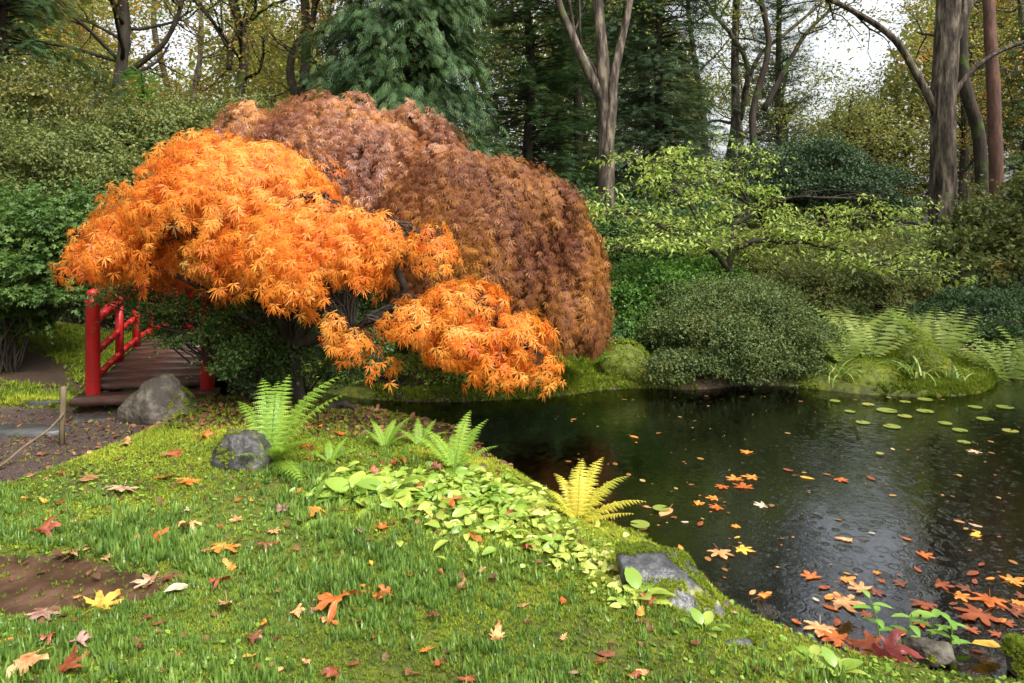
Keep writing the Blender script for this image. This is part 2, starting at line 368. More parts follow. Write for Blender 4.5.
def ground_mat():
    m, n, out = new_mat('ground')
    tc = n.nodes.new('ShaderNodeTexCoord')
    def noise(sc, det=6, ro=.6):
        x = n.nodes.new('ShaderNodeTexNoise'); x.inputs['Scale'].default_value = sc; x.inputs['Detail'].default_value = det; x.inputs['Roughness'].default_value = ro
        n.links.new(tc.outputs['Object'], x.inputs['Vector']); return x.outputs[0]
    def at(nm):
        a = n.nodes.new('ShaderNodeAttribute'); a.attribute_name = nm; return a.outputs['Fac']
    def mix(f, a, b):
        x = n.nodes.new('ShaderNodeMix'); x.data_type = 'RGBA'; n.links.new(f, x.inputs[0]); n.links.new(a, x.inputs[6]); n.links.new(b, x.inputs[7]); return x.outputs[2]
    def sharp(attr, ns, w=.25):
        # attribute pushed through noise so that borders are ragged
        a = n.nodes.new('ShaderNodeMath'); a.operation = 'ADD'; n.links.new(attr, a.inputs[0]); n.links.new(ns, a.inputs[1])
        mr = n.nodes.new('ShaderNodeMapRange'); mr.inputs[1].default_value = 1-w; mr.inputs[2].default_value = 1+w*.6; n.links.new(a.outputs[0], mr.inputs[0]); return mr.outputs[0]
    soil = ramp(n, [(.25, .018, .012, .008), (.5, .05, .032, .02), (.75, .12, .075, .045)]); n.links.new(noise(28, 10, .7), soil.inputs[0])
    moss = ramp(n, [(.3, .03, .04, .01), (.5, .085, .11, .014), (.68, .20, .22, .02)]); n.links.new(noise(9, 10, .7), moss.inputs[0])
    mud = ramp(n, [(.3, .03, .015, .009), (.5, .075, .038, .022), (.72, .16, .09, .055)]); n.links.new(noise(5, 8, .6), mud.inputs[0])
    grav = ramp(n, [(.3, .015, .010, .009), (.5, .06, .040, .033), (.7, .20, .14, .12)]); n.links.new(noise(75, 4, .7), grav.inputs[0])
    bed = ramp(n, [(.3, .006, .007, .003), (.55, .02, .019, .009), (.75, .05, .04, .02)]); n.links.new(noise(6, 8, .6), bed.inputs[0])
    nz = noise(14, 6, .7)
    c = mix(sharp(at('moss'), nz), soil.outputs[0], moss.outputs[0])
    c = mix(sharp(at('gravel'), nz), c, grav.outputs[0])
    mudf = sharp(at('mud'), nz, .12)
    c = mix(mudf, c, mud.outputs[0])
    c = mix(at('bed'), c, bed.outputs[0])
    p = n.nodes.new('ShaderNodeBsdfPrincipled'); n.links.new(c, p.inputs['Base Color'])
    rg = n.nodes.new('ShaderNodeMapRange'); rg.inputs[3].default_value = .8; rg.inputs[4].default_value = .3; n.links.new(mudf, rg.inputs[0]); n.links.new(rg.outputs[0], p.inputs['Roughness'])
    p.inputs['Specular IOR Level'].default_value = .3
    b = n.nodes.new('ShaderNodeBump'); b.inputs['Strength'].default_value = .8; b.inputs['Distance'].default_value = .02
    n.links.new(noise(55, 8, .7), b.inputs['Height'])
    bi = n.nodes.new('ShaderNodeMapRange'); bi.inputs[3].default_value = .8; bi.inputs[4].default_value = .55; n.links.new(mudf, bi.inputs[0]); n.links.new(bi.outputs[0], b.inputs['Strength'])
    n.links.new(b.outputs[0], p.inputs['Normal'])
    n.links.new(p.outputs[0], out.inputs[0])
    return m

def water_mat():
    m, n, out = new_mat('pond_water')
    tc = n.nodes.new('ShaderNodeTexCoord')
    def math2(op, a, b=None, c=None):
        x = n.nodes.new('ShaderNodeMath'); x.operation = op
        for i, v in enumerate((a, b, c)):
            if v is None: continue
            if isinstance(v, (int, float)): x.inputs[i].default_value = v
            else: n.links.new(v, x.inputs[i])
        return x.outputs[0]
    hs_ = []
    # rain rings: cells, each with a ring of its own radius round a drop
    for sc, rot in ((5.5, 0), (8.5, .7), (3.4, 1.9)):
        mp = n.nodes.new('ShaderNodeMapping'); mp.inputs['Rotation'].default_value = (0, 0, rot); n.links.new(tc.outputs['Object'], mp.inputs[0])
        v = n.nodes.new('ShaderNodeTexVoronoi'); v.voronoi_dimensions = '2D'; v.inputs['Scale'].default_value = sc; n.links.new(mp.outputs[0], v.inputs['Vector'])
        sp = n.nodes.new('ShaderNodeSeparateColor'); n.links.new(v.outputs['Color'], sp.inputs[0])
        d = v.outputs['Distance']
        r0 = math2('MULTIPLY', sp.outputs[0], .42)
        dd = math2('ABSOLUTE', math2('SUBTRACT', d, r0))
        env = math2('MAXIMUM', math2('SUBTRACT', 1, math2('MULTIPLY', dd, 7)), 0)
        wv = math2('SINE', math2('MULTIPLY', dd, 60))
        edge = math2('MAXIMUM', math2('SUBTRACT', 1, math2('MULTIPLY', d, 2.1)), 0)
        hs_.append(math2('MULTIPLY', math2('MULTIPLY', wv, env), math2('MULTIPLY', edge, .55)))
    n1 = n.nodes.new('ShaderNodeTexNoise'); n1.inputs['Scale'].default_value = 9; n1.inputs['Detail'].default_value = 4; n.links.new(tc.outputs['Object'], n1.inputs['Vector'])
    n2 = n.nodes.new('ShaderNodeTexNoise'); n2.inputs['Scale'].default_value = 38; n2.inputs['Detail'].default_value = 3; n.links.new(tc.outputs['Object'], n2.inputs['Vector'])
    h = math2('ADD', math2('ADD', hs_[0], hs_[1]), hs_[2])
    h = math2('ADD', h, math2('MULTIPLY', n1.outputs[0], 1.1))
    h = math2('ADD', h, math2('MULTIPLY', n2.outputs[0], .55))
    b = n.nodes.new('ShaderNodeBump'); b.inputs['Strength'].default_value = .35; b.inputs['Distance'].default_value = .004; n.links.new(h, b.inputs['Height'])
    g = n.nodes.new('ShaderNodeBsdfGlossy'); g.inputs['Roughness'].default_value = .03; g.inputs['Color'].default_value = (.95, .97, 1, 1); n.links.new(b.outputs[0], g.inputs['Normal'])
    t = n.nodes.new('ShaderNodeBsdfTransparent'); t.inputs[0].default_value = (.42, .40, .28, 1)
    fr = n.nodes.new('ShaderNodeFresnel'); fr.inputs['IOR'].default_value = 2.1; n.links.new(b.outputs[0], fr.inputs['Normal'])
    s = n.nodes.new('ShaderNodeMixShader'); n.links.new(fr.outputs[0], s.inputs[0]); n.links.new(t.outputs[0], s.inputs[1]); n.links.new(g.outputs[0], s.inputs[2])
    n.links.new(s.outputs[0], out.inputs[0])
    return m

# ---------------------------------------------------------------- ground and pond
SHORE = catmull([(-5.2, 8.4), (-4.7, 7.5), (-3.6, 7.35), (-2.4, 7.35), (-1.95, 7.2), (-1.12, 6.8), (-.42, 6.25), (-.15, 5.6), (.20, 4.95), (.52, 4.45), (.98, 3.78),
                 (1.2, 3.25), (1.6, 2.95), (2.3, 2.75), (3.6, 2.3), (6, 1.4), (11, 0.5), (17, 2.5), (18, 7), (13, 10.5), (8.8, 10.4), (6.9, 9.5), (5.9, 8.4),
                 (5.1, 8.0), (4.16, 8.1), (3.6, 8.5), (2.9, 8.55), (2.3, 8.35), (1.6, 8.4), (1.07, 8.3), (.56, 8.0), (-.14, 7.83), (-.8, 7.75), (-1.6, 7.85), (-2.5, 8.4), (-3.0, 9.3),
                 (-3.9, 9.9), (-4.9, 9.5)], 5, True)
def signed(P):
    P = np.asarray(P, float); out = np.full(len(P), 1e9); inside = np.zeros(len(P), bool)
    A = SHORE; B = np.roll(SHORE, -1, 0)
    for a, b in zip(A, B):
        d = b-a; t = np.clip(((P-a)@d)/(d@d), 0, 1)
        q = P-a-t[:, None]*d
        out = np.minimum(out, (q*q).sum(1))
        c = (a[1] > P[:, 1]) != (b[1] > P[:, 1])
        with np.errstate(divide='ignore', invalid='ignore'):
            xi = (b[0]-a[0])*(P[:, 1]-a[1])/(b[1]-a[1])+a[0]
        inside ^= c & (P[:, 0] < xi)
    d = np.sqrt(out)
    return np.where(inside, -d, d)
def side_far(P):          # 1 on the far bank of the pond
    return sm((P[:, 1]-7.55+np.clip(-P[:, 0]-2.2, 0, 2)*.9)/.3)
def path_w(P):
    x, y = P[:, 0], P[:, 1]
    e = -3.30+.18*np.sin(y*1.4)-.12*(5.2-y)
    w = sm((e-x)/.25+.5)*sm((6.95-y)/.25)*sm((y-3.0)/.5)
    back = sm(1-np.abs(y-11.6-.05*x)/.9)*sm((-4.4-x)/.4)
    return np.maximum(w, back)
def height(P, sd=None):
    P = np.asarray(P, float).reshape(-1, 2)
    if sd is None: sd = signed(P)
    x, y = P[:, 0], P[:, 1]
    far = side_far(P)
    near_z = -.30+.16*sm(sd/.12)+.14*sm((sd-.05)/.7)
    far_z = -.30+.09*sm(sd/.08)+.13*sm((sd-.05)/.7)+.20*sm((sd-.7)/2)
    z = near_z*(1-far)+far_z*far
    z = np.where(sd < 0, -.30-.06*sm(-sd/.05)-.18*sm(-sd/.5)-.45*sm((-sd-.3)/1.6), z)
    land = sm(sd/.6)
    pw = path_w(P)
    z = z-.07*pw*land
    d = np.hypot(x, y)
    z = z+land*(.55*sm((y-11)/9)+1.6*sm((d-25)/60)+.5*sm((-x-5)/5)*sm((y-9)/4))
    n = snoise(P, 3.1, 1)*.02+snoise(P, 9, 2)*.010+snoise(P, 24, 3)*.006
    z = z+n*np.clip(sd/.2, 0, 1)*(1-.6*pw)*np.clip(14/np.maximum(d, 1), 0, 1)*(1-.85*mud_w(P))
    z = z-.02*mud_w(P)
    return z
def mud_w(P):
    x, y = P[:, 0], P[:, 1]
    r = np.sqrt(((x+2.60)/.90)**2+((y-3.17-.04*(x+2.3))/.33)**2)+.14*snoise(P, 6, 5)+.06*snoise(P, 17, 6)
    return sm((1.12-r)/.25)
def gz(x, y): return float(height([[x, y]])[0])
def G(px, py):
    """the ground point seen at a photo pixel"""
    Y = F*(CAMH)/(max(py, HY+8)-HY)
    for _ in range(12):
        X = (px-CX)/F*Y; z = gz(X, Y)
        Y = .5*Y+.5*F*(CAMH-z)/(py-HY)
    X = (px-CX)/F*Y
    return np.array([X, Y, gz(X, Y)])
def GW(px, py, z=WZ):
    Y = F*(CAMH-z)/(py-HY); return np.array([(px-CX)/F*Y, Y, z])

def axis(segs):
    out = [segs[0][0]]
    for a, b, st in segs:
        k = max(1, int(round((b-a)/st))); out += list(a+(b-a)*(np.arange(k)+1)/k)
    return np.array(out)
gx = np.concatenate([-np.geomspace(600, 8.2, 26), axis([(-8, -4.2, .08), (-4.2, 2.2, .025), (2.2, 9, .08)]), np.geomspace(9.3, 600, 26)])
gy = np.concatenate([-np.geomspace(500, 1, 14), axis([(-.8, 1.8, .2), (1.8, 5.6, .025), (5.6, 10.5, .05), (10.5, 16, .2)]), np.geomspace(16.5, 900, 30)])
XX, YY = np.meshgrid(gx, gy); GP = np.stack([XX.ravel(), YY.ravel()], -1)
SD = signed(GP)
GZ = height(GP, SD)
nx, ny = len(gx), len(gy)
ii = (np.arange(ny-1)[:, None]*nx+np.arange(nx-1)[None, :]).ravel()
quads = np.stack([ii, ii+1, ii+nx+1, ii+nx], -1)
def litter_w(P):
    """bare leaf-strewn soil under the maples"""
    x, y = P[:, 0], P[:, 1]
    w = sm((y-4.85-.35*np.clip(-x-.6, 0, 3)+.45*snoise(P, 1.7, 8))/.5)*sm((8.0-y)/.3)*sm((x+3.5)/.5)*sm((0.1-x)/.3)
    return w*.9
pw = path_w(GP); lw = litter_w(GP)
far = side_far(GP)
deep = sm((GP[:, 1]-9.6)/1.0)
moss_w = np.clip(.66-.45*sm((-GP[:, 0]-4)/.6)*sm((GP[:, 1]-6.6)/.5)+.25*snoise(GP, 1.3, 9)-.5*lw-.45*deep-.25*far*sm((GP[:, 0]-1)/2), 0, 1)
ground = mesh_np('ground', np.concatenate([GP, GZ[:, None]], 1), [quads], ground_mat(), None, None, True,
                 {'moss': moss_w, 'gravel': pw*.8, 'mud': mud_w(GP)*.85, 'bed': sm((-SD)/.12+.15)})
tag(ground, kind='structure')
# pond: one flat sheet, a little larger than the shoreline so that the banks cut it
c = SHORE.mean(0)
wp = []
for i, p in enumerate(SHORE):
    t = nrm(SHORE[(i+1) % len(SHORE)]-SHORE[i-1]); nn_ = np.array([t[1], -t[0]])
    q = p+nn_*.06
    if signed([q])[0] < 0: q = p-nn_*.06
    wp.append(q)
me = bpy.data.meshes.new('pond_water'); me.from_pydata([(float(a), float(b), WZ) for a, b in wp], [], [list(range(len(wp)))]); me.materials.append(water_mat())
pond = link(bpy.data.objects.new('pond_water', me)); tag(pond, kind='structure')

# ---------------------------------------------------------------- plant builders
def shell(rng, n, c, r, zmin=-.3, depth=.3, lump=.12, lfreq=2.2, seed=0, gap=0., gfreq=3., gseed=50, ymax=None):
    """points in the outer layer of a lumpy ellipsoid; returns positions and outward normals"""
    c = np.asarray(c, float); r = np.asarray(r, float)
    k = int(n*(2.4 if gap else 1.6))+50
    d = nrm(rng.normal(size=(k, 3))); d = d[d[:, 2] > zmin]
    dep = 1-depth*rng.uniform(0, 1, len(d))**1.6
    base = c+d*r
    s = 1+lump*snoise(base, lfreq, seed)+lump*.5*snoise(base, lfreq*2.7, seed+1)
    p = c+d*r*(s*dep)[:, None]
    if gap:
        keep = snoise(base, gfreq, gseed) > gap-1+rng.uniform(-.25, .25, len(d))
        p, d, dep = p[keep], d[keep], dep[keep]
    p, d = p[:n], d[:n]
    return p, nrm(d/r)

def add_leaves(g, rng, p, nr, tpl, size, droop=.3, up=.5, rlo=0, rhi=1, jit=.7):
    n = len(p)
    d = nrm(nr*.6+rng.normal(0, jit, (n, 3))+np.array([0, 0, -droop]))
    no = nrm(nr*.5+np.array([0, 0, up])+rng.normal(0, .45, (n, 3)))
    R = frames(d, no)
    g.inst(tpl, p, R, size*rng.uniform(.65, 1.3, n), np.clip(rng.uniform(rlo, rhi, n), 0, 1))

def branch_to(g, rng, a, b, r0, r1, sag=.15, wig=.06, k=9, sides=6):
    a, b = np.asarray(a, float), np.asarray(b, float)
    t = np.linspace(0, 1, k)[:, None]; L = np.linalg.norm(b-a)
    w = rng.normal(0, wig*L, (k, 3))*np.sin(t*math.pi)
    p = a+(b-a)*t+np.array([0, 0, 1])*sag*L*np.sin(t*math.pi)+w
    p = catmull(p, 2)
    g.tube(p, np.linspace(r0, r1, len(p)), sides)
    return p

def shrub(name, label, cat, lobes, mat, tpl=QUAD, size=.04, dens=900, seed=1, stem_mat='twig', zmin=-.35, depth=.35, lump=.12, lfreq=2.4, droop=.2, up=.6,
          base=None, group=None, nst=9, gap=0., jit=.7, part='foliage', sub=11, shoots=1.):
    """lobes: (px, py, Y, rx_px, rz_px[, ry m]) ellipsoids in photo pixels at depth Y"""
    rng = RS(seed)
    L = []
    for l in lobes:
        px, py, Y, rx, rz = l[:5]
        c = W(px, py, Y); a = rx/F*Y; b = rz/F*Y; ry = l[5] if len(l) > 5 else a*.8
        L.append((c, (a, ry, b)))
    if base is None:
        b0 = L[0][0]; base = (b0[0], b0[1], gz(b0[0], b0[1]))
    r = root(name, base, label, cat, group)
    g = Geo(); st = Geo()
    L0 = L; L = []
    for c, rr in L0:
        rr = np.array(rr); L.append((c, rr*.80))
        for _ in range(sub):
            d = nrm(rng.normal(size=3)*[1, 1.1, .9]+[0, -.25, .25]); k = rng.uniform(.30, .48)
            L.append((c+d*rr*(1-k*.62), rr*[k, k, k*.75]))
    for i, (c, rr) in enumerate(L):
        big = i % (sub+1) == 0
        area = 2*math.pi*((rr[0]*rr[1])**1.6+(rr[0]*rr[2])**1.6+(rr[1]*rr[2])**1.6)**(1/1.6)
        n = int(dens*area*(.55 if big else .62))
        p, nr = shell(rng, n, c, rr, zmin, depth, lump, lfreq/max(.3, min(rr)), seed+i, gap, 3/max(.5, min(rr)))
        ok = p[:, 2] > height(p[:, :2])+.01
        p, nr = p[ok], nr[ok]
        add_leaves(g, rng, p, nr, tpl, size, droop, up, jit=jit)
        for k in range(nst if big else 0):
            e = c+nrm(rng.normal(size=3)+[0, 0, .3])*np.array(rr)*.85
            if e[2] < base[2]+.05: e[2] = base[2]+.1
            branch_to(st, rng, np.array(base)+rng.normal(0, .05, 3)*[1, 1, 0]-[0, 0, .05], e, .022*max(.5, rr[0]), .005, .08, .05, 6, 5)
    if shoots:
        for c, rr in L0:
            m = int(shoots*26*(rr[0]*rr[2]+rr[0]*rr[1])/max(.3, size*8)); d = nrm(rng.normal(size=(m, 3))*[1, 1, .7]+[0, -.2, .6]); rr = np.array(rr)
            p0 = c+d*rr*rng.uniform(.85, 1.05, (m, 1)); ln = size*rng.uniform(2.5, 8, m); dd = nrm(d+rng.normal(0, .4, (m, 3))+[0, 0, .5])
            for q in np.linspace(0, 1, 7):
                p = p0+dd*(ln*q)[:, None]-np.array([0, 0, .25])*(ln*q*q)[:, None]
                add_leaves(g, rng, np.repeat(p, 2, 0), np.repeat(dd, 2, 0), tpl, size*(1-.3*q), 0, up, jit=1.0, rlo=.3)
    g.build(part, M[mat], r)
    st.build('stem', M[stem_mat], r, True)
    return r

def grow(rng, p, d, L, r, lev, out, tips, bend=.25, up=.12, nk=3, shrink=.68):
    k = 6; pts = [np.array(p)]; d = nrm(d)
    for i in range(k):
        d = nrm(d+rng.normal(0, bend, 3)*.5+np.array([0, 0, up*.3])); pts.append(pts[-1]+d*L/k)
    pts = np.array(pts)
    out.append((pts, np.linspace(r, r*.5, k+1), lev))
    if lev == 0:
        tips.append(pts[2:]); return
    for j in range(nk):
        i = rng.randint(2, k+1); a = rng.normal(size=3); a -= (a@d)*d
        nd = nrm(d*rng.uniform(.5, 1)+nrm(a)*rng.uniform(.6, 1.0)+np.array([0, 0, up]))
        grow(rng, pts[i], nd, L*shrink*rng.uniform(.8, 1.15), r*.5*(1-.35*i/k)+.003, lev-1, out, tips, bend, up, nk, shrink)

def tree(name, label, cat, path, r0, r1, limbs, leafmat, barkmat, lsize=.1, nleaf=14, spread=.35, seed=1, group=None, lev=2, nk=3, auto=0, autoL=2.5, tpl=SIMPLE, autoZ=(3, 12), extra_paths=(), up=.15, flat=1., droop=.3, sides=10, shrink=.68):
    rng = RS(seed)
    path = catmull(path, 4)
    base = path[0].copy(); base[2] = gz(base[0], base[1])-.0
    r = root(name, base, label, cat, group)
    t = Geo(); segs = []; tips = []
    rad = np.linspace(r0, r1, len(path)); rad[0] *= 1.35; rad[1] *= 1.12
    path[0][2] = min(path[0][2], base[2]-.1)
    if sides >= 16: path = catmull(path, 4); rad = np.interp(np.linspace(0, 1, len(path)), np.linspace(0, 1, len(rad)), rad)
    t.tube(path, rad, sides, .5, 0 if sides >= 16 else .04, rng, ridge=.09 if sides >= 16 else 0)
    for pth, a, b in extra_paths:
        q = catmull(pth, 4); t.tube(q, np.linspace(a, b, len(q)), max(6, sides-2), .5, .04, rng)
        for _ in range(5 if b < .1 else 0):
            i = rng.randint(len(q)*2//3, len(q)); dd = nrm(rng.normal(size=3)*[1, 1, .5]+[0, 0, .3])
            grow(rng, q[i], dd, autoL*.6, b*.6+.006, lev-1, segs, tips, .3, up, nk, shrink)
    for s, e, L, rr in limbs:      # start point, direction, length, radius
        grow(rng, s, e, L, rr, lev, segs, tips, .3, up, nk, shrink)
    for _ in range(auto):
        z = base[2]+rng.uniform(*autoZ); i = np.argmin(abs(path[:, 2]-z)); a = rng.uniform(0, 6.28)
        grow(rng, path[i], (math.cos(a), math.sin(a), rng.uniform(.1, .8)), autoL*rng.uniform(.7, 1.2), rad[i]*.35+.01, lev, segs, tips, .3, up, nk, shrink)
    for pts, rd, lv in segs:
        t.tube(pts, rd, 5 if lv else 3)
    t.build('trunk', M[barkmat], r, True)
    if tips and leafmat:
        T = np.concatenate(tips); n = len(T)*nleaf
        p = np.repeat(T, nleaf, 0)+rng.normal(0, spread, (n, 3))*np.array([1, 1, .6*flat])
        g = Geo(); rn = np.repeat(rng.uniform(0, .5, len(T)), nleaf)
        no = nrm(rng.normal(0, .5, (n, 3))+[0, 0, .9]); d = nrm(rng.normal(0, 1, (n, 3))*[1, 1, .4]+[0, 0, -droop])
        g.inst(tpl, p, frames(d, no), lsize*rng.uniform(.6, 1.3, n), np.clip(rn+rng.uniform(0, .5, n), 0, 1))
        g.build('crown', M[leafmat], r)
    return r

def conifer(name, label, base, h, rad, mat, seed=1, barkmat='bark_dark', whorl=.4, nb=9, tpl=SPRAY, size=.4, droop=.25, zlow=.3, power=.8, dens=5., group=None, hang=.3, trunk_r=.16, maxz=None, inner=.25, spread=.12):
    rng = RS(seed)
    r = root(name, base, label, 'tree', group)
    t = Geo(); base = np.array(base, float)
    k = 10; z = np.linspace(-.2, h, k)
    t.tube(base+np.stack([rng.normal(0, .03, k), rng.normal(0, .03, k), z], -1), np.linspace(trunk_r, .02, k), 9)
    P = []; D = []; N = []
    zz = zlow
    while zz < h*.98:
        u = zz/h; R = rad*(1-u)**power*rng.uniform(.8, 1.1)
        for j in range(nb):
            a = rng.uniform(0, 6.28); L = R*rng.uniform(.7, 1.15)+.15; z0 = zz+rng.uniform(-.5, .5)*whorl
            m = max(3, int(L*dens)); s = np.linspace(inner, 1, m)
            dz = .12*s*L-droop*L*s**2
            q = base+np.stack([math.cos(a)*s*L, math.sin(a)*s*L, z0+dz], -1)
            if L > .4: t.tube(np.concatenate([[base+[0, 0, z0]], q[::max(1, m//3)]]), np.linspace(.02, .004, 1+len(q[::max(1, m//3)])), 3)
            for rep in range(3):
                side = rng.uniform(-1, 1, m)*.9
                dir_ = np.stack([np.cos(a+side), np.sin(a+side), np.full(m, -hang)+rng.normal(0, .2, m)], -1)
                P.append(q+rng.normal(0, spread, q.shape)*[1, 1, .6]); D.append(dir_); N.append(np.tile([0, 0, 1.], (m, 1))+rng.normal(0, .35, (m, 3))+.4*dir_*[1, 1, 0])
        zz += whorl
    P, D, N = map(np.concatenate, (P, D, N))
    g = Geo(); n = len(P)
    g.inst(tpl, P, frames(D, N), size*rng.uniform(.6, 1.25, n), rng.uniform(0, 1, n))
    t.build('trunk', M[barkmat], r, True); g.build('crown', M[mat], r)
    return r

def rock(name, label, c, r, mat, seed=1, sub=4, rotz=0., pts=None, rough=1., group=None, cuts=0, tufts=.55):
    """broken stone: the hull of a few points, refined and roughened"""
    import bmesh
    rng = RS(seed)
    if pts is None:
        pts = nrm(rng.normal(size=(15, 3)))*rng.uniform(.85, 1.05, (15, 1))*[1, 1, .95]
    bm = bmesh.new()
    for q in pts: bm.verts.new([float(v) for v in q])
    bmesh.ops.convex_hull(bm, input=bm.verts)
    bmesh.ops.delete(bm, geom=[v for v in bm.verts if not v.link_faces], context='VERTS')
    bmesh.ops.bevel(bm, geom=list(bm.edges), offset=.05, segments=2, affect='EDGES', profile=.6)
    bmesh.ops.triangulate(bm, faces=bm.faces)
    for _ in range(5):
        le = [e for e in bm.edges if e.calc_length() > .10]
        if not le: break
        bmesh.ops.subdivide_edges(bm, edges=le, cuts=1); bmesh.ops.triangulate(bm, faces=bm.faces)
    bm.verts.ensure_lookup_table(); bm.normal_update()
    V = np.array([v.co for v in bm.verts]); N = np.array([v.normal for v in bm.verts]); Fc = np.array([[v.index for v in f.verts] for f in bm.faces]); bm.free()
    V = V+N*(.05*snoise(V, 3.2, seed)+.03*snoise(V, 8, seed+3)+.016*snoise(V, 19, seed+5)+.009*snoise(V, 41, seed+6))[:, None]*rough
    V = V*np.asarray(r)
    ca, sa = math.cos(rotz), math.sin(rotz)
    V = np.stack([V[:, 0]*ca-V[:, 1]*sa, V[:, 0]*sa+V[:, 1]*ca, V[:, 2]], -1)
    o = mesh_np(name, V, [Fc], M[mat], None, None, True)
    o.location = [float(v) for v in c]
    tag(o, label, 'rock', group)
    if tufts:
        f = Fc[rng.randint(0, len(Fc), 60000)]; w = rng.dirichlet((1, 1, 1), len(f)); P = np.einsum('nk,nkj->nj', w, V[f])
        Nf = nrm(np.cross(V[f[:, 1]]-V[f[:, 0]], V[f[:, 2]]-V[f[:, 0]])); Nf = np.where((Nf*P).sum(1, keepdims=True) < 0, -Nf, Nf)
        k = (Nf[:, 2] > .35) & (snoise(P/np.array(r).max(), 3.2, seed+2)+.4*snoise(P/np.array(r).max(), 9, seed+4)+rng.uniform(-.25, .25, len(P)) > .9-tufts) & (rng.uniform(0, 1, len(P)) < .5)
        P, Nf = P[k]+np.array(c), Nf[k]; m = len(P)
        g = Geo(); g.inst(T_tuft(6, .14, .9, 3), P, frames(nrm(np.cross(Nf, rng.normal(size=(m, 3)))), Nf), .013*rng.uniform(.5, 1.5, m), rng.uniform(0, 1, m))
        q = g.build('moss', M['moss']); q.parent = o; q.data.transform(__import__('mathutils').Matrix.Translation(-Vector([float(v) for v in c])))
    return o

# ---------------------------------------------------------------- laceleaf maples
def strands(rng, c, r, n, K, step, zmin=.0, zmax=1., lump=.08, seed=0, gap=0., gfreq=3.5, tiers=0, tamp=.16, tkeep=.45):
    """cascading twigs that start on a dome and run down its slope: (n,K,3) points and normals"""
    c, r = np.asarray(c, float), np.asarray(r, float)
    d = nrm(rng.normal(size=(n*6, 3))); d = d[(d[:, 2] > zmin+.12*snoise(c+d*r, 4.5, seed+9)) & (d[:, 2] < zmax)]
    base = c+d*r
    if gap: d = d[snoise(base, gfreq, seed+31) > gap-1+rng.uniform(-.2, .2, len(d))]
    d = d[:n]; m = len(d)
    nz_ = snoise(c+d*r, 2.0, seed+5)
    if tiers:
        ph = (1-d[:, 2])*tiers+nz_*.9; saw = ph-np.floor(ph)
        kk_ = saw < rng.uniform(tkeep, 1.0, m); d, nz_, saw = d[kk_], nz_[kk_], saw[kk_]; m = len(d)
        tier = (saw-.5)*tamp
    else: tier = 0
    s = (1+tier+lump*snoise(c+d*r, 2.6, seed)+lump*.6*snoise(c+d*r, 7, seed+2)-rng.uniform(0, 1, m)**1.5*.26)
    p = c+d*r*s[:, None]
    P = []; N = []; az = rng.normal(0, .35, (m, 1))
    for k in range(K):
        q = (p-c)/r; nr = nrm(q/r)
        dn = np.tile([0., 0, -1], (m, 1)); t = dn-(dn*nr).sum(1, keepdims=True)*nr
        rad = nrm((p-c)*[1, 1, 0]+1e-6)
        t = nrm(nrm(t+1e-9)*np.where(nr[:, 2:3] > .9, .2, 1)+rad*.35*nr[:, 2:3]+np.cross([0, 0, 1.], rad)*az+[0, 0, -.05*k])
        P.append(p.copy()); N.append(nr)
        p = p+t*step
    return np.stack(P, 1), np.stack(N, 1)

def lace_maple(name, label, base, lobes, mat, tpl, leaf, seed, nper, K, step, limbs, bark='bark_maple', twig='twig_pale', gap=0., perstep=2, lump=.08, tiers=3.5, tamp=.16, tkeep=.45):
    rng = RS(seed)
    r = root(name, base, label, 'tree'); g = Geo(); t = Geo(); tw = t
    for pth, a, b in limbs:
        q = catmull(pth, 5); q = q+rng.normal(0, .006, q.shape); t.tube(q, np.linspace(a, b, len(q)), 8, .5, .06, rng)
    tips = np.array([np.asarray(l[0][-1]) for l in limbs])
    for i, l in enumerate(lobes):
        px, py, Y, rx, rz, ry, dens, zmin = l[:8]
        kk = l[8] if len(l) > 8 else K
        c = W(px, py, Y); rr = (rx/F*Y, ry, rz/F*Y)
        n = int(nper*dens*(rr[0]*rr[1]+rr[0]*rr[2]+rr[1]*rr[2]))
        P, N = strands(rng, c, rr, n, kk, step, zmin, 1., lump, seed*10+i, gap, tiers=tiers, tamp=tamp, tkeep=tkeep)
        m = len(P)
        shade = rng.uniform(-.18, .18, (m, 1))
        for rep in range(perstep):
            p = P.reshape(-1, 3)+rng.normal(0, leaf*.28, (m*kk, 3)); nr = N.reshape(-1, 3)
            T = nrm(np.gradient(P, axis=1).reshape(-1, 3))
            d = nrm(T*.6+np.array([0, 0, -.85])+nr*.2+rng.normal(0, .33, (m*kk, 3)))
            no = nrm(nr*1.0+np.array([0, 0, .25])+rng.normal(0, .3, (m*kk, 3)))
            rn = np.clip(rng.beta(2, 2, m*kk)+np.repeat(shade, kk, 1).ravel(), 0, 1)
            g.inst(tpl, p, frames(d, no), leaf*rng.uniform(.65, 1.25, m*kk), rn)
        for j in range(0, m, 4):
            tw.tube(P[j]-N[j]*.03, np.linspace(.004, .0018, kk), 3)
        # branchlets that carry the strands
        near = tips[np.argmin(((tips-c)**2).sum(1))]
        for j in rng.choice(m, min(m, 13), False):
            branch_to(t, rng, near, P[j][0]-N[j][0]*.05, .010, .003, .12, .07, 6, 4)
    t.build('trunk', M[bark], r, True); g.build('crown', M[mat], r)
    return r

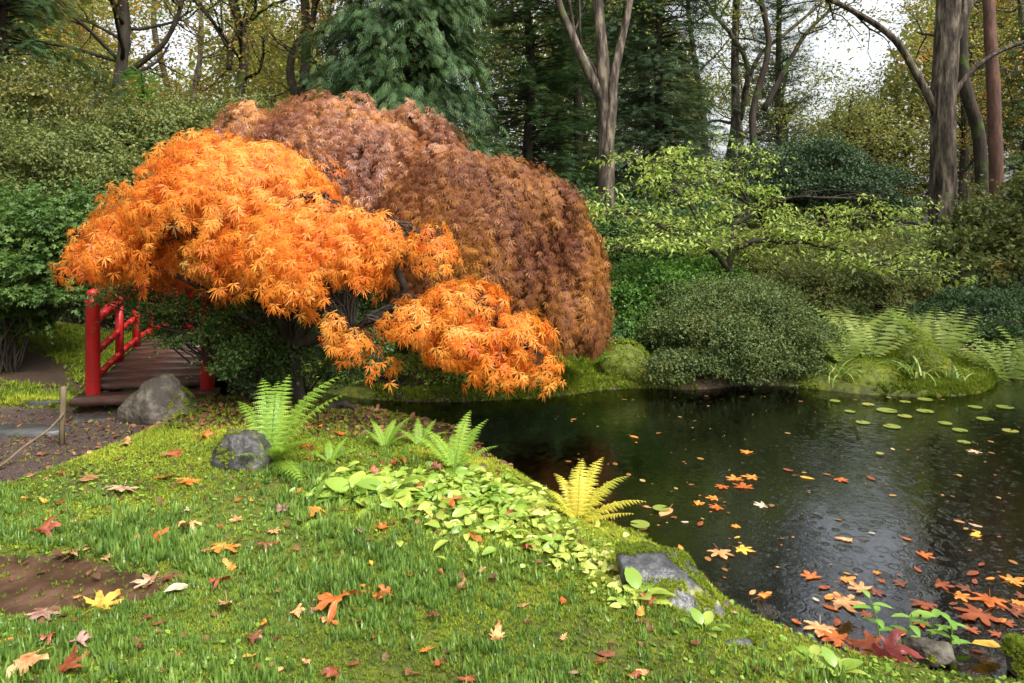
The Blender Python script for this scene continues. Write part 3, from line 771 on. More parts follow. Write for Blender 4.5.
OB = G(303, 404)
fork = W(292, 345, 6.45)
lace_maple('orange_laceleaf_maple', 'weeping Japanese maple with bright orange lacy leaves overhanging the pond edge', OB,
  [ # px, py, Y, rx_px, rz_px, ry_m, density, zmin [, steps]
   (240, 285, 6.45, 122, 160, 1.1, .9, .28),
   (155, 276, 6.3, 74, 94, .85, 1.0, .15),
   (312, 275, 6.2, 78, 118, .9, .9, .2),
   (215, 240, 6.1, 66, 66, .6, .8, .1, 7),
   (270, 250, 5.8, 62, 58, .5, 1.0, .05, 6),
   (180, 250, 5.9, 52, 44, .4, .9, .05, 6),
   (112, 258, 6.0, 36, 40, .4, 1.1, .0, 5),
   (88, 268, 6.0, 24, 20, .25, 1.1, .0, 4),
   (345, 255, 5.8, 46, 50, .4, .9, .0, 6),
   (300, 285, 5.75, 30, 24, .25, 1.1, .0, 5),
   (318, 302, 5.7, 13, 14, .12, 1.6, .0, 5),
   (333, 325, 5.65, 13, 14, .12, 1.6, .0, 5),
   (245, 282, 5.8, 28, 18, .2, 1.0, .0, 4),
   (385, 240, 5.9, 32, 36, .3, .9, .0, 6),
   (432, 258, 5.8, 20, 36, .2, 1.3, .1, 6),
   (432, 300, 5.75, 36, 29, .25, 1.8, .1, 4),
   (465, 306, 5.7, 38, 29, .28, 1.9, .1, 5),
   (495, 322, 5.6, 38, 32, .28, 1.9, .1, 5),
   (522, 345, 5.5, 33, 32, .26, 1.9, .1, 5),
   (541, 368, 5.45, 16, 22, .2, 1.5, .0, 4),
   (462, 345, 5.5, 40, 27, .28, 1.6, .1, 5),
   (498, 365, 5.4, 34, 22, .28, 1.3, .1, 5),
   (474, 385, 5.35, 24, 14, .2, 1.3, .0, 3),
   (412, 322, 5.65, 31, 23, .22, 1.5, .1, 4),
   (378, 332, 5.65, 31, 18, .22, 1.4, .1, 4),
   (350, 345, 5.6, 24, 16, .18, 1.4, .1, 4),
   (384, 368, 5.5, 10, 10, .10, 1.4, .0, 3),
  ], 'orange', LACE, .094, 11, 160, 8, .052,
  [([OB-[0, 0, .1], W(296, 372, 6.45), fork], .06, .045),
   ([fork, W(270, 300, 6.4), W(235, 240, 6.4), W(215, 190, 6.4)], .055, .02),
   ([fork, W(240, 312, 6.3), W(185, 280, 6.2), W(130, 250, 6.1)], .045, .015),
   ([fork, W(320, 310, 6.3), W(340, 250, 6.2), W(325, 200, 6.2)], .05, .018),
   ([fork, W(350, 330, 6.1), W(402, 295, 5.95), W(398, 262, 5.9), W(425, 240, 5.8)], .05, .018),
   ([W(402, 295, 5.95), W(440, 305, 5.8), W(480, 310, 5.7), W(515, 345, 5.6)], .035, .012),
   ([W(350, 335, 6.1), W(370, 335, 5.9), W(352, 330, 5.7)], .025, .01),
   ([OB-[0, 0, .06], W(325, 408, 6.4), W(345, 405, 6.4), W(362, 412, 6.35)], .05, .02),
  ], gap=.74)

BB = np.array([-.62, 8.45, gz(-.62, 8.45)])
bf = W(440, 320, 8.4)
lace_maple('bronze_laceleaf_maple', 'rounded Japanese maple dome with fine purplish bronze leaves hanging to the pond', BB,
  [(480, 265, 8.1, 100, 112, 1.3, 1.2, -.05),
   (535, 255, 7.9, 58, 80, .8, 1.1, .0),
   (572, 290, 7.9, 34, 78, .6, 1.3, -.2),
   (590, 310, 7.9, 20, 50, .4, 1.2, -.3),
   (455, 215, 7.8, 66, 66, .7, 1.0, .1),
   (415, 240, 7.8, 40, 60, .6, .9, .1),
   (560, 320, 7.8, 46, 60, .7, 1.4, -.1, 7),
   (500, 285, 7.6, 70, 95, .9, 1.1, .05),
  ], 'bronze', LACE_FINE, .088, 23, 225, 10, .050,
  [([BB-[0, 0, .1], W(448, 350, 8.45), bf], .08, .06),
   ([bf, W(455, 270, 8.3), W(480, 230, 8.2), W(490, 190, 8.2)], .05, .018),
   ([bf, W(480, 300, 8.1), W(530, 270, 8.0), W(555, 260, 8.0)], .045, .015),
   ([bf, W(430, 270, 8.2), W(420, 240, 8.1)], .04, .015),
  ], gap=.35, perstep=3, lump=.07, tiers=7, tamp=.09, tkeep=.6)
RB = np.array([-2.3, 10.3, gz(-2.3, 10.3)]); rf = W(350, 320, 10.2)
lace_maple('russet_laceleaf_maple', 'broad russet Japanese maple behind, between the orange maple and the blue green cypress', RB,
  [(345, 215, 10.0, 118, 112, 1.6, 1.1, .1),
   (255, 205, 9.8, 62, 92, 1.1, 1.0, .1),
   (410, 200, 9.8, 70, 90, 1.1, 1.0, .1),
   (300, 165, 9.4, 60, 52, .8, 1.0, .1),
   (370, 165, 9.4, 60, 54, .8, 1.0, .1),
   (225, 190, 9.3, 34, 58, .6, 1.0, .1),
   (435, 180, 9.3, 36, 46, .6, 1.0, .0),
  ], 'russet', LACE_FINE, .098, 29, 160, 9, .056,
  [([RB-[0, 0, .1], W(352, 350, 10.2), rf], .09, .07),
   ([rf, W(345, 250, 10.1), W(330, 180, 10), W(345, 130, 10)], .055, .018),
   ([rf, W(300, 270, 10), W(260, 200, 9.9), W(250, 160, 9.8)], .05, .016),
   ([rf, W(380, 270, 10), W(410, 200, 9.9), W(415, 150, 9.8)], .05, .016),
  ], gap=.35, perstep=3, lump=.08, tiers=7, tamp=.10, tkeep=.6)

# ---------------------------------------------------------------- red footbridge
def bridge():
    S = np.array([-3.70, 7.0, 0]); u = nrm(np.array([-.20, .98, 0])); v = np.array([u[1], -u[0], 0])
    L, hw = 3.7, .54
    z0 = .02
    zc = lambda s: z0+.25*math.sin(math.pi*min(max(s/L, 0), 1))
    slope = lambda s: math.atan(.25*math.pi/L*math.cos(math.pi*s/L))
    r = root('footbridge', S+[0, 0, gz(S[0], S[1])], 'small arched red footbridge with wet brown planks at the pond inlet', 'bridge')
    g = Geo(); n = 19; rng = RS(3)
    for i in range(n):
        s = .05+(L-.1)*(i+.5)/n; a = slope(s); w = (L/n)*.5-.014
        fw = u*math.cos(a)+np.array([0, 0, math.sin(a)]); up = np.array([0, 0, math.cos(a)])-u*math.sin(a)
        g.box(S+u*s+[0, 0, zc(s)+rng.uniform(-.003, .003)], v*(hw+.02+rng.uniform(-.01, .01)), fw*w, up*.02, rng.uniform())
    g.build('deck', M['deck'], r)
    g = Geo()
    g.box(S-u*.10+[0, 0, -.035], v*(hw+.12), u*.14, np.array([0, 0, .035])); g.build('threshold', M['deck'], r)
    for sd in (-1, 1):
        g = Geo()
        for i in range(14):
            s0, s1 = L*i/14, L*(i+1)/14; a = S+u*s0+[0, 0, zc(s0)-.115]+v*sd*(hw-.08); b = S+u*s1+[0, 0, zc(s1)-.115]+v*sd*(hw-.08)
            g.box((a+b)/2, v*.04, (b-a)/2*1.01, np.array([0, 0, .085]))
        g.build('beam', M['dark_wood'], r)
        def railing(off, hz, hy, name):
            g = Geo(); m = 18
            P = [S+u*(L*i/m)+[0, 0, zc(L*i/m)+off]+v*sd*(hw+.0) for i in range(m+1)]
            for a, b in zip(P[:-1], P[1:]): g.box((a+b)/2, v*hy, (b-a)/2*1.005, np.array([0, 0, hz]))
            g.build(name, M['red'], r)
        railing(.70, .035, .042, 'handrail'); railing(.36, .03, .022, 'lower_rail'); railing(.10, .03, .022, 'kick_rail')
        for k, s in enumerate((0, L)):
            g = Geo(); b = S+u*s+v*sd*hw+[0, 0, -.12]
            th = np.array([0, .12, 1.02, 1.04, 1.06, 1.09, 1.13, 1.165, 1.18]); rd = np.array([.068, .068, .064, .075, .075, .045, .06, .04, .005])
            g.tube(b+np.stack([0*th, 0*th, th], -1), rd, 20)
            o = g.build('newel_post', M['red'], r, False)
        for s in (L*.2, L*.35, L*.5, L*.65, L*.8):
            g = Geo(); g.box(S+u*s+v*sd*hw+[0, 0, zc(s)+.33], v*.034, u*.034, np.array([0, 0, .37])); g.build('post', M['red'], r)
    return r
bridge()

# ---------------------------------------------------------------- rocks, slabs, stake
p = G(150, 424)
rock('boulder', 'pointed brown boulder with a mossy crest in front of the red bridge', (p[0], p[1]+.18, p[2]-.03), (.33, .25, .44), 'rock_warm', 5,
     pts=[(-1, -.6, -.3), (1, -.7, -.3), (1, .8, -.3), (-1, .8, -.3), (-1.02, -.5, .25), (-.85, -.7, .45), (-.25, -.45, .86), (.22, -.1, 1.03), (.3, .1, .98), (.75, -.3, .62), (1.04, -.4, .18), (.1, -.95, .15), (.8, .5, .4), (-.8, .5, .5), (-.1, .3, .9)])
p = G(234, 470)
rock('boulder', 'squat dark grey boulder with moss on top beside the tall fern', (p[0], p[1]+.12, p[2]-.02), (.21, .18, .26), 'rock', 12,
     pts=[(-1, -.6, -.2), (1, -.7, -.2), (1, .8, -.2), (-1, .8, -.2), (-.8, -.5, .6), (-.35, -.5, .98), (.1, -.45, 1.0), (.7, -.5, .82), (1.05, -.4, .3), (0, -.98, .2), (.2, -.9, .6), (.6, .6, .8), (-.5, .6, .9)])
p = G(668, 600)
rock('boulder', 'flat-topped blue grey rock with yellow moss at the near water edge', (p[0]+.02, p[1]+.08, p[2]-.0), (.23, .18, .22), 'rock_blue', 21, tufts=.5, rotz=-.12,
     pts=[(-.95, -.7, -.4), (.9, -1, -.6), (1.0, .5, -.5), (-.9, .9, -.4), (-1, -.2, .62), (-.98, .6, .72), (-.62, -.75, .25), (-.2, -.98, -.0), (-.45, .85, .74), (.35, .7, .55), (.75, .0, .28), (1.02, -.55, -.1), (.6, -1.05, -.2), (.1, -.5, .42)])
p = G(755, 650)
rock('boulder', 'low slate grey rock half buried below the flat-topped rock', (p[0]-.02, p[1]+.03, p[2]-.03), (.17, .10, .08), 'rock_blue', 31, 4, rotz=-.3)
p = GW(925, 655)
rock('boulder', 'small brown mossy rock among seedlings at the bottom right shore', (p[0]+.0, p[1]-.02, WZ+.03), (.13, .10, .09), 'rock_warm', 41, 4)
p = GW(1012, 668)
rock('boulder', 'dark mossy rock cut by the bottom right corner of the photo', (p[0]+.03, p[1]-.06, WZ+.06), (.12, .10, .11), 'rock_warm', 44, 4)
def slab(px, py, rx, ry, label, seed):
    p = G(px, py); rng = RS(seed); k = 11; a = np.arange(k)/k*6.28
    rr = rng.uniform(.85, 1.1, k); out = []
    for zz, sc in ((-.03, 1), (.025, 1), (.034, .95)):
        out.append(np.stack([np.cos(a)*rx*rr*sc, np.sin(a)*ry*rr*sc, np.full(k, zz)], -1))
    V = np.concatenate(out); j = np.arange(k); q = np.concatenate([np.stack([l*k+j, l*k+(j+1) % k, (l+1)*k+(j+1) % k, (l+1)*k+j], -1) for l in (0, 1)])
    o = mesh_np('stepping_stone', V, [q, np.array([2*k+j])], M['slab']); o.location = [float(t) for t in p]
    tag(o, label, 'stepping stone')
slab(20, 432, .44, .15, 'large dark stepping stone left of the wooden stake', 1)
slab(100, 420, .28, .13, 'dark stepping stone between the stake and the pointed boulder', 2)
slab(40, 404, .22, .06, 'narrow stepping stone at the mossy edge behind the stake', 3)

p = G(62, 445)
g = Geo(); g.tube(np.array([p-[0, 0, .08], p+[.0, 0, .2], p+[.01, 0, .36], p+[.012, 0, .47]]), [.021, .022, .022, .020], 9, .5, .05, RS(2))
o = g.build('stake', M['stake'], None, True); tag(o, 'short weathered wooden stake standing in the path edge', 'stake')
top = W(64, 413, p[1]-.02)
g = Geo(); g.tube(catmull([top, W(48, 430, p[1]-.15), W(25, 446, p[1]-.35), W(0, 466, p[1]-.55), W(-40, 490, p[1]-.7)], 5), np.linspace(.007, .011, 21), 6)
o = g.build('bent_branch', M['stake'], None, True); tag(o, 'long bent brown branch leaning from the stake over the path', 'branch')

# ---------------------------------------------------------------- shrubs round the bridge and on the left
shrub('azalea', 'airy small-leaved green azalea with dark crooked stems in front of the bridge', 'shrub',
      [(180, 340, 6.45, 34, 14, .3), (240, 352, 6.3, 34, 26, .3), (165, 308, 6.5, 40, 14, .3), (230, 315, 6.5, 40, 18, .35), (245, 365, 6.4, 40, 26, .3), (120, 297, 6.6, 35, 12, .25), (165, 305, 6.4, 30, 16, .25), (250, 335, 6.35, 46, 38, .35), (160, 322, 6.5, 26, 10, .2), (245, 300, 6.2, 20, 14, .2)],
      'azalea_mid', QUAD, .030, 1700, 61, gap=.62, depth=.7, sub=6, zmin=-.8, base=G(262, 402), nst=4, lump=.2)
shrub('azalea', 'dark green mounded azalea under the orange maple crown', 'shrub',
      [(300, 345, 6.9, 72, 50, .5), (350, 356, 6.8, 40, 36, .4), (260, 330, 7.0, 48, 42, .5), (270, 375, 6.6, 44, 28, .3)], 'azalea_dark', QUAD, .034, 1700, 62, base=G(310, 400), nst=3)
shrub('shrub', 'bright green leafy shrub at the left edge below the olive azalea', 'shrub',
      [(35, 255, 8.6, 72, 50, .9), (-20, 240, 8.9, 80, 55, .9), (80, 235, 8.5, 42, 36, .6), (20, 290, 8.3, 55, 28, .7), (5, 325, 8.6, 40, 22, .5), (70, 215, 8.8, 50, 20, .5)], 'maple_green', MAPLE_SMALL, .065, 560, 63, base=G(8, 372), nst=3, up=.9, stem_mat='bark_dark')
shrub('azalea', 'broad olive green azalea mound filling the left side above the green shrub', 'shrub',
      [(30, 180, 11.2, 95, 66, 1.6), (115, 168, 11.6, 58, 44, 1.0), (-60, 170, 11, 110, 74, 1.5), (90, 195, 10.8, 68, 48, .9)], 'left_azalea', QUAD, .06, 700, 64, lump=.3, depth=.7, sub=20)
shrub('azalea', 'yellowing loose shrub above the olive azalea at the left', 'shrub',
      [(60, 108, 12.6, 70, 38, 1.1), (-15, 100, 12.4, 55, 45, 1.1), (130, 140, 12.6, 50, 30, 1.0)], 'yellow_dull', QUAD, .07, 330, 65, gap=.7, depth=.8, lump=.3, sub=16)
shrub('shrub', 'dull green and yellow shrub behind the top of the bronze maple', 'shrub',
      [(190, 140, 13, 55, 36, 1.2), (262, 132, 13.5, 45, 30, 1.2), (180, 160, 12.5, 80, 50, 1.2), (90, 250, 11.5, 120, 70, 1.4)], 'left_azalea', QUAD, .065, 480, 66, lump=.3, depth=.7, sub=16)
shrub('shrub', 'dark leafy shrub beyond the bridge seen between the rails', 'shrub',
      [(170, 300, 11.5, 95, 45, 1.0), (260, 290, 11.8, 100, 60, 1.0), (350, 300, 11, 100, 60, 1.0)], 'azalea', QUAD, .05, 900, 67)
shrub('shrub', 'bright yellow green low shrub on the far bank below the hanging orange leaves', 'shrub',
      [(385, 372, 8.35, 45, 24, .3), (450, 376, 8.3, 42, 20, .3), (345, 376, 8.6, 36, 22, .3)], 'lime', QUAD, .045, 1100, 68, base=G(400, 392))
shrub('shrub', 'shaded green undergrowth shrub beneath the bronze maple dome', 'shrub',
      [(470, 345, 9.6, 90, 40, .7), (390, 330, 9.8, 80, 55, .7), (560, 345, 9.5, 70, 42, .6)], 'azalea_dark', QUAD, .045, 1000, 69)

# ---------------------------------------------------------------- far bank shrubs
shrub('azalea', 'large rounded grey green azalea overhanging the far water edge', 'shrub',
      [(742, 335, 9.3, 92, 56, 1.0), (690, 345, 9.1, 48, 42, .7), (790, 345, 9.2, 46, 42, .7), (720, 315, 9.6, 70, 40, .8), (675, 368, 8.5, 42, 20, .35), (765, 368, 8.6, 55, 20, .35), (720, 366, 8.6, 50, 20, .3)],
      'azalea', QUAD, .034, 1700, 71, lump=.16, lfreq=3, depth=.5, sub=15, base=(2.95, 9.2, gz(2.95, 9.2)), nst=8)
shrub('pieris', 'fresh green shrub left of the rounded azalea on the far bank', 'shrub',
      [(655, 292, 10.3, 50, 34, .7), (625, 310, 10.2, 34, 36, .5), (640, 335, 9.9, 34, 26, .5), (700, 285, 10.8, 50, 28, .6)], 'green', QUAD, .05, 1100, 72)
shrub('shrub', 'rust tinged olive shrub behind the rounded azalea', 'shrub',
      [(850, 285, 12, 70, 36, .9), (800, 300, 11.5, 60, 36, .8), (900, 290, 12.2, 55, 34, .8)], 'left_azalea', QUAD, .05, 900, 73)
shrub('shrub', 'yellow green shrub to the left of the tall furrowed trunk', 'shrub',
      [(790, 262, 13, 60, 34, .9), (740, 265, 13.5, 55, 30, .9), (855, 258, 13.8, 50, 30, .8)], 'olive', QUAD, .055, 700, 74)
shrub('shrub', 'broad dark rhododendron right of the tall furrowed trunk', 'shrub',
      [(1010, 240, 13.5, 60, 50, 1.2), (975, 262, 13, 45, 34, .9), (1060, 230, 13.2, 70, 60, 1.2)], 'left_azalea', SIMPLE, .10, 380, 75)
shrub('dwarf_spruce', 'low blue green conifer shrub at the right edge above the pale fern', 'shrub',
      [(990, 308, 10.9, 52, 22, .7), (1030, 300, 11.2, 40, 24, .6), (945, 314, 11, 36, 16, .5)], 'cypress', QUAD, .04, 1300, 76)
shrub('shrub', 'dark yew-like shrub under the lime leaved tree by the bare trunk', 'shrub',
      [(620, 245, 15, 60, 50, 1.2), (560, 240, 15.5, 70, 60, 1.2), (690, 240, 15, 60, 44, 1.0)], 'azalea_dark', QUAD, .06, 600, 77)
shrub('shrub', 'dark evergreen shrub beneath the slender dark conifer', 'shrub',
      [(812, 175, 20, 48, 38, 1.4), (860, 200, 19, 50, 36, 1.3), (760, 190, 19.5, 60, 40, 1.3)], 'dark_conifer', QUAD, .08, 500, 78)

shrub('shrub', 'dark undergrowth shrub behind the pale far ferns', 'shrub',
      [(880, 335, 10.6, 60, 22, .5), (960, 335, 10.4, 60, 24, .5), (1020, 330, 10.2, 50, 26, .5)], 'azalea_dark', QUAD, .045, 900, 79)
# moss cushions on the far bank and on rocks
def cushion(label, px, py, Y, rx, ry, rz, seed, mat='moss'):
    c = W(px, py, Y); rng = RS(seed)
    r = root('moss_cushion', (c[0], c[1], gz(c[0], c[1])), label, 'moss')
    import bmesh
    bm = bmesh.new(); bmesh.ops.create_icosphere(bm, subdivisions=4, radius=1)
    V = np.array([q.co for q in bm.verts]); Fc = np.array([[q.index for q in f.verts] for f in bm.faces]); bm.free()
    V = c+V*(1+.1*snoise(V, 3, seed)+.05*snoise(V, 9, seed+1))[:, None]*[rx*.95, ry*.95, rz*.95]
    mesh_np('mound', V, [Fc], M['mound'], None, r, True)
    g = Geo(); n = int(5200*(rx*ry+rx*rz+ry*rz)); p, nr = shell(rng, n, c, (rx, ry, rz), -.5, .08, .1, 3, seed)
    V_, Q_, T_ = T_tuft(7, .12, .8, seed)
    n = len(p); g.inst((V_, Q_, T_), p, frames(nrm(np.cross(nr, rng.normal(size=(n, 3)))), nr), .028*rng.uniform(.6, 1.3, n), rng.uniform(0, 1, n))
    g.build('moss_sprigs', M[mat], r)
    return r
M['mound'] = noise_mat('mossy_mound', [(.3, .03, .04, .01), (.5, .09, .115, .015), (.75, .2, .22, .02)], 14, (1, 1, 1), .9, .6, 50, .01)
cushion('yellow green moss cushion between the bronze maple and the rounded azalea', 622, 366, 8.75, .36, .34, .30, 81)
cushion('bright moss mound between the pale ferns, the sunniest on the far bank', 868, 382, 8.6, .50, .40, .26, 82)
cushion('moss mound beside the strap-leaved iris clump', 925, 372, 8.6, .30, .30, .34, 83)
cushion('low mossy ledge under the left edge of the far ferns', 822, 386, 8.55, .34, .25, .16, 84)
cushion('small dark moss cushion above the near flat-topped rock', 632, 545, F*1.85/(545-230), .10, .09, .07, 85)
cushion('yellow green mossy hump behind the bright low shrub under the maple', 510, 385, 8.4, .55, .3, .15, 86)

# ---------------------------------------------------------------- ferns
def fern(label, base, fr, mat, seed, detail=8, npair=17, name='fern', wid=.17):
    """fr: list of (azimuth deg with 0 = right, 90 = away; lift deg; length m)"""
    rng = RS(seed); base = np.asarray(base, float); r = root(name, base, label, 'fern')
    for az, el, L in fr:
        g = Geo(); a = math.radians(az+rng.uniform(-6, 6)); e = math.radians(el)
        k = 22; s = np.linspace(0, 1, k); ang = e-(e*.6+math.radians(rng.uniform(5, 38)))*s**1.7
        st = L/(k-1); hx = np.concatenate([[0], np.cumsum(np.cos(ang[:-1])*st)]); hz = np.concatenate([[0], np.cumsum(np.sin(ang[:-1])*st)])
        sw = rng.uniform(-.12, .12)*L*s**2
        u = np.array([math.cos(a), math.sin(a), 0]); v = np.array([-u[1], u[0], 0])
        P = base+np.outer(hx, u)+np.outer(sw, v)+np.outer(hz, [0, 0, 1])
        g.tube(P, np.linspace(.0035, .001, k)*max(1, L), 4, .3)
        T = nrm(np.gradient(P, axis=0)); Nn = nrm(np.cross(v, T)); Nn = np.where(Nn[:, 2:3] < 0, -Nn, Nn)
        rr = rng.uniform(.2, .8)
        pos = []; dd = []; nn = []; sc = []
        for i in range(npair):
            t = .12+.87*i/(npair-1); f = t*(k-1); i0 = min(int(f), k-2); p = P[i0]+(P[i0+1]-P[i0])*(f-i0)
            wl = L*wid*math.sin(math.pi*min(1, (t*.92+.06))**.75)**.8*rng.uniform(.9, 1.1)
            for sgn in (-1, 1):
                d = nrm(v*sgn+T[i0]*.42-np.array([0, 0, .25])+rng.normal(0, .05, 3)); nrmv = Nn[i0]
                if detail:
                    q = np.linspace(.06, .94, detail)
                    side = np.cross(nrmv, d); w = wl*.22*(1-q**1.5)+.002
                    for s2 in (-1, 1):
                        pos.append(p+np.outer(q*wl, d)-np.outer(q*q*wl*.12, [0, 0, 1])); dd.append(np.tile(side*s2+d*.5, (detail, 1))); nn.append(np.tile(nrmv, (detail, 1))); sc.append(w)
                pos.append([p]); dd.append([d]); nn.append([nrmv]); sc.append([wl*(.28 if detail else 1)])
                if detail: sc[-1] = [wl]
        pos, dd, nn, sc = map(np.concatenate, (pos, dd, nn, sc))
        wide = .34 if detail else .10
        full = np.stack([np.where(sc > wl*3, sc, sc), sc, sc], -1)
        if detail:      # midribs are thin, pinnules wide
            isrib = np.zeros(len(sc), bool); blk = 2*detail+1; isrib[blk-1::blk] = True
            full[isrib, 0] *= .14
        g.inst(T_quad(wide, .05), pos, frames(dd, nn+rng.normal(0, .06, nn.shape)), full, np.clip(rr+rng.uniform(-.25, .25, len(pos)), 0, 1))
        g.build('frond', M[mat], r)
    return r
B = G(272, 462)
fern('tall bright green fern beside the squat grey boulder', B, [(130, 74, .72), (105, 80, .66), (75, 76, .68), (50, 66, .80), (155, 62, .6), (25, 58, .7), (-50, 38, .6), (-72, 42, .55), (-110, 35, .4), (-25, 44, .5), (180, 48, .44), (-60, 20, .62)], 'fern', 1)
fern('small fern right of the tall fern in dark leaf litter', G(330, 462), [(60, 50, .22), (120, 50, .22), (10, 40, .24), (-60, 30, .2), (180, 40, .18)], 'fern', 2)
fern('little fern in the shade near the end of the maple root', G(385, 448), [(80, 60, .28), (40, 60, .3), (130, 60, .26), (0, 45, .26), (170, 50, .22)], 'fern', 3)
fern('low fern between the maple root and the slender fern', G(420, 446), [(60, 55, .26), (110, 55, .28), (160, 45, .24), (10, 45, .26), (-50, 30, .2)], 'fern', 21)
fern('slender green fern at the water edge above the bright ground cover', G(455, 470), [(135, 60, .40), (160, 48, .42), (80, 70, .46), (50, 62, .42), (15, 40, .34), (100, 70, .3)], 'fern', 4)
fern('yellowing fern standing on the bank in front of the dark water', G(578, 522), [(88, 80, .42), (60, 66, .46), (35, 50, .46), (10, 32, .44), (115, 66, .36), (150, 55, .3), (-20, 25, .34), (100, 72, .34), (-50, 15, .26), (165, 48, .25)], 'fern_yellow', 5)
fern('fern drooping to the water below the right edge of the bronze maple', W(585, 372, 8.5), [(-60, 50, .6), (-100, 45, .55), (-30, 50, .55), (-140, 45, .5), (-80, 60, .65), (0, 55, .45), (180, 55, .5)], 'fern', 6, 0, 18, wid=.2)
rngf = RS(9)
def farfern(label, px, py, Y, n, L, seed, mat='fern_far'):
    rr = RS(seed); q = W(px, py, Y); q[2] = gz(q[0], q[1]); fern(label, q, [(360*i/n+rr.uniform(-14, 14), rr.uniform(42, 76), L*1.15*rr.uniform(.7, 1.15)) for i in range(max(7, int(n*.65)))], mat, seed, 0, 15, wid=.24)
farfern('big pale green fern right of the rounded azalea on the far bank', 868, 372, 9.0, 15, .85, 11)
farfern('upright pale fern behind the big far fern', 850, 350, 9.6, 12, .85, 12)
farfern('yellowish fern just left of the tall furrowed trunk foot', 915, 345, 9.5, 12, .75, 13)
farfern('broad straw green fern spilling in from the right edge', 1005, 352, 8.9, 15, .85, 14)
farfern('paler fern at the right edge above the water bay', 1035, 340, 9.6, 12, .8, 15)
farfern('bright fern at the front of the far fern bank', 842, 380, 8.75, 13, .7, 17)
farfern('bright fern between the big far fern and the right edge fern', 935, 372, 8.9, 14, .8, 18)
farfern('low fern tucked behind the bright moss mound', 945, 362, 9.3, 10, .6, 16)

def iris(label, base, n, L, seed, mat='iris'):
    rng = RS(seed); base = np.asarray(base, float); base[2] = max(WZ, gz(base[0], base[1])); g = Geo()
    r = root('iris', base, label, 'plant')
    for i in range(n):
        a = rng.uniform(0, 6.28); k = 8; s = np.linspace(0, 1, k); e0 = rng.uniform(.7, 1.4); ang = e0-rng.uniform(.8, 2.2)*s**1.4; LL = L*rng.uniform(.6, 1.15)
        hx = np.cumsum(np.cos(ang))*LL/k; hz = np.cumsum(np.sin(ang))*LL/k
        u = np.array([math.cos(a), math.sin(a), 0]); v = np.array([-u[1], u[0], 0]); w = .011*(1-s**2.5)+.001
        P = base+rng.normal(0, .06, 3)*[1, 1, 0]+np.outer(hx, u)+np.outer(hz, [0, 0, 1])
        V = np.concatenate([P-v*w[:, None], P+v*w[:, None]]); j = np.arange(k-1)
        g.add(V, np.stack([j, j+k, j+k+1, j+1], -1), (), rng.uniform())
    g.build('leaves', M[mat], r); return r
iris('strap-leaved iris clump arching over the water left of the far ferns', W(838, 384, 8.45), 26, .45, 1)
iris('pale strap-leaved iris clump drooping into the water below the moss mound', W(915, 388, 8.3), 30, .48, 2)
iris('small iris tuft at the right end of the mossy ledge', W(950, 386, 8.3), 16, .4, 3)

# ---------------------------------------------------------------- trees of the background
def up_path(px, py0, Y, h, lean=0., wob=.1, seed=0, k=6):
    rng = RS(seed); b = W(px, HY, Y); b[2] = gz(b[0], b[1])
    return np.array([b+[lean*h*t+rng.normal(0, wob)*(t > 0), rng.normal(0, wob)*(t > 0), h*t] for t in np.linspace(0, 1, k)])
# the lime-leaved spreading tree on the far bank
b = W(730, 285, 10.6); b[2] = gz(b[0], b[1]); f0 = W(728, 268, 10.6)
rngL = RS(5)
def lime_tree():
    rng = RS(51); r = root('dogwood', b, 'low spreading tree with sparse lime green leaves in layers over the far bank', 'tree')
    t = Geo(); g = Geo()
    A = [([b-[0, 0, .1], W(731, 275, 10.6), f0], .09, .075),
         ([f0, W(705, 245, 10.4), W(672, 232, 10.2), W(640, 215, 10.0), W(600, 212, 9.8)], .05, .015),
         ([f0, W(735, 250, 10.5), W(760, 240, 10.4), W(800, 242, 10.2), W(826, 230, 10.0)], .06, .02),
         ([W(760, 250, 10.5), W(800, 232, 10.6), W(850, 215, 10.5), W(905, 222, 10.4), W(940, 232, 10.2)], .035, .012),
         ([f0, W(735, 225, 10.7), W(748, 205, 10.8), W(735, 175, 10.9), W(742, 155, 11)], .04, .012),
         ([W(735, 225, 10.7), W(780, 200, 10.7), W(830, 198, 10.6), W(890, 200, 10.5)], .03, .01),
         ([W(705, 245, 10.4), W(690, 205, 10.4), W(665, 185, 10.3), W(640, 180, 10.2)], .03, .01),
         ([W(748, 205, 10.8), W(715, 180, 10.8), W(680, 165, 10.7), W(640, 160, 10.6)], .022, .008),
         ([W(690, 238, 10.3), W(668, 245, 10.0), W(640, 245, 9.8), W(612, 252, 9.7)], .02, .008),
         ([W(800, 242, 10.2), W(840, 250, 10), W(880, 262, 9.8), W(900, 275, 9.7)], .02, .008)]
    tips = []
    for pth, a, c_ in A:
        q = catmull(pth, 6); q = q+rng.normal(0, .008, q.shape); t.tube(q, np.linspace(a, c_, len(q)), 7, .5, .05, rng)
        if a > .07: continue
        for i in range(4, len(q), 2):
            for rep in range(3):
                d = nrm(rng.normal(size=3)*[1, .8, .25]+[0, 0, .15]); L = rng.uniform(.35, .95)
                d = nrm(d*[1, 1, .55]); e = q[i]+d*L; pp = branch_to(t, rng, q[i], e, .009, .003, .05, .04, 5, 4); tips.append(pp[len(pp)//3:])
    T = np.concatenate(tips); T = T[~((T[:, 0] > 4.2) & (T[:, 2] > 2.15))]; m = 5; n = len(T)*m
    p = np.repeat(T, m, 0)+rng.normal(0, .10, (n, 3))*[1, 1, .3]
    g.inst(T_simple(.2, .04, .25), p, frames(nrm(rng.normal(0, 1, (n, 3))*[1, 1, .25]+[0, 0, -.35]), nrm(rng.normal(0, .35, (n, 3))+[0, 0, 1])), .092*rng.uniform(.6, 1.25, n), rng.uniform(0, 1, n))
    t.build('trunk', M['bark_dark'], r, True); g.build('crown', M['lime'], r)
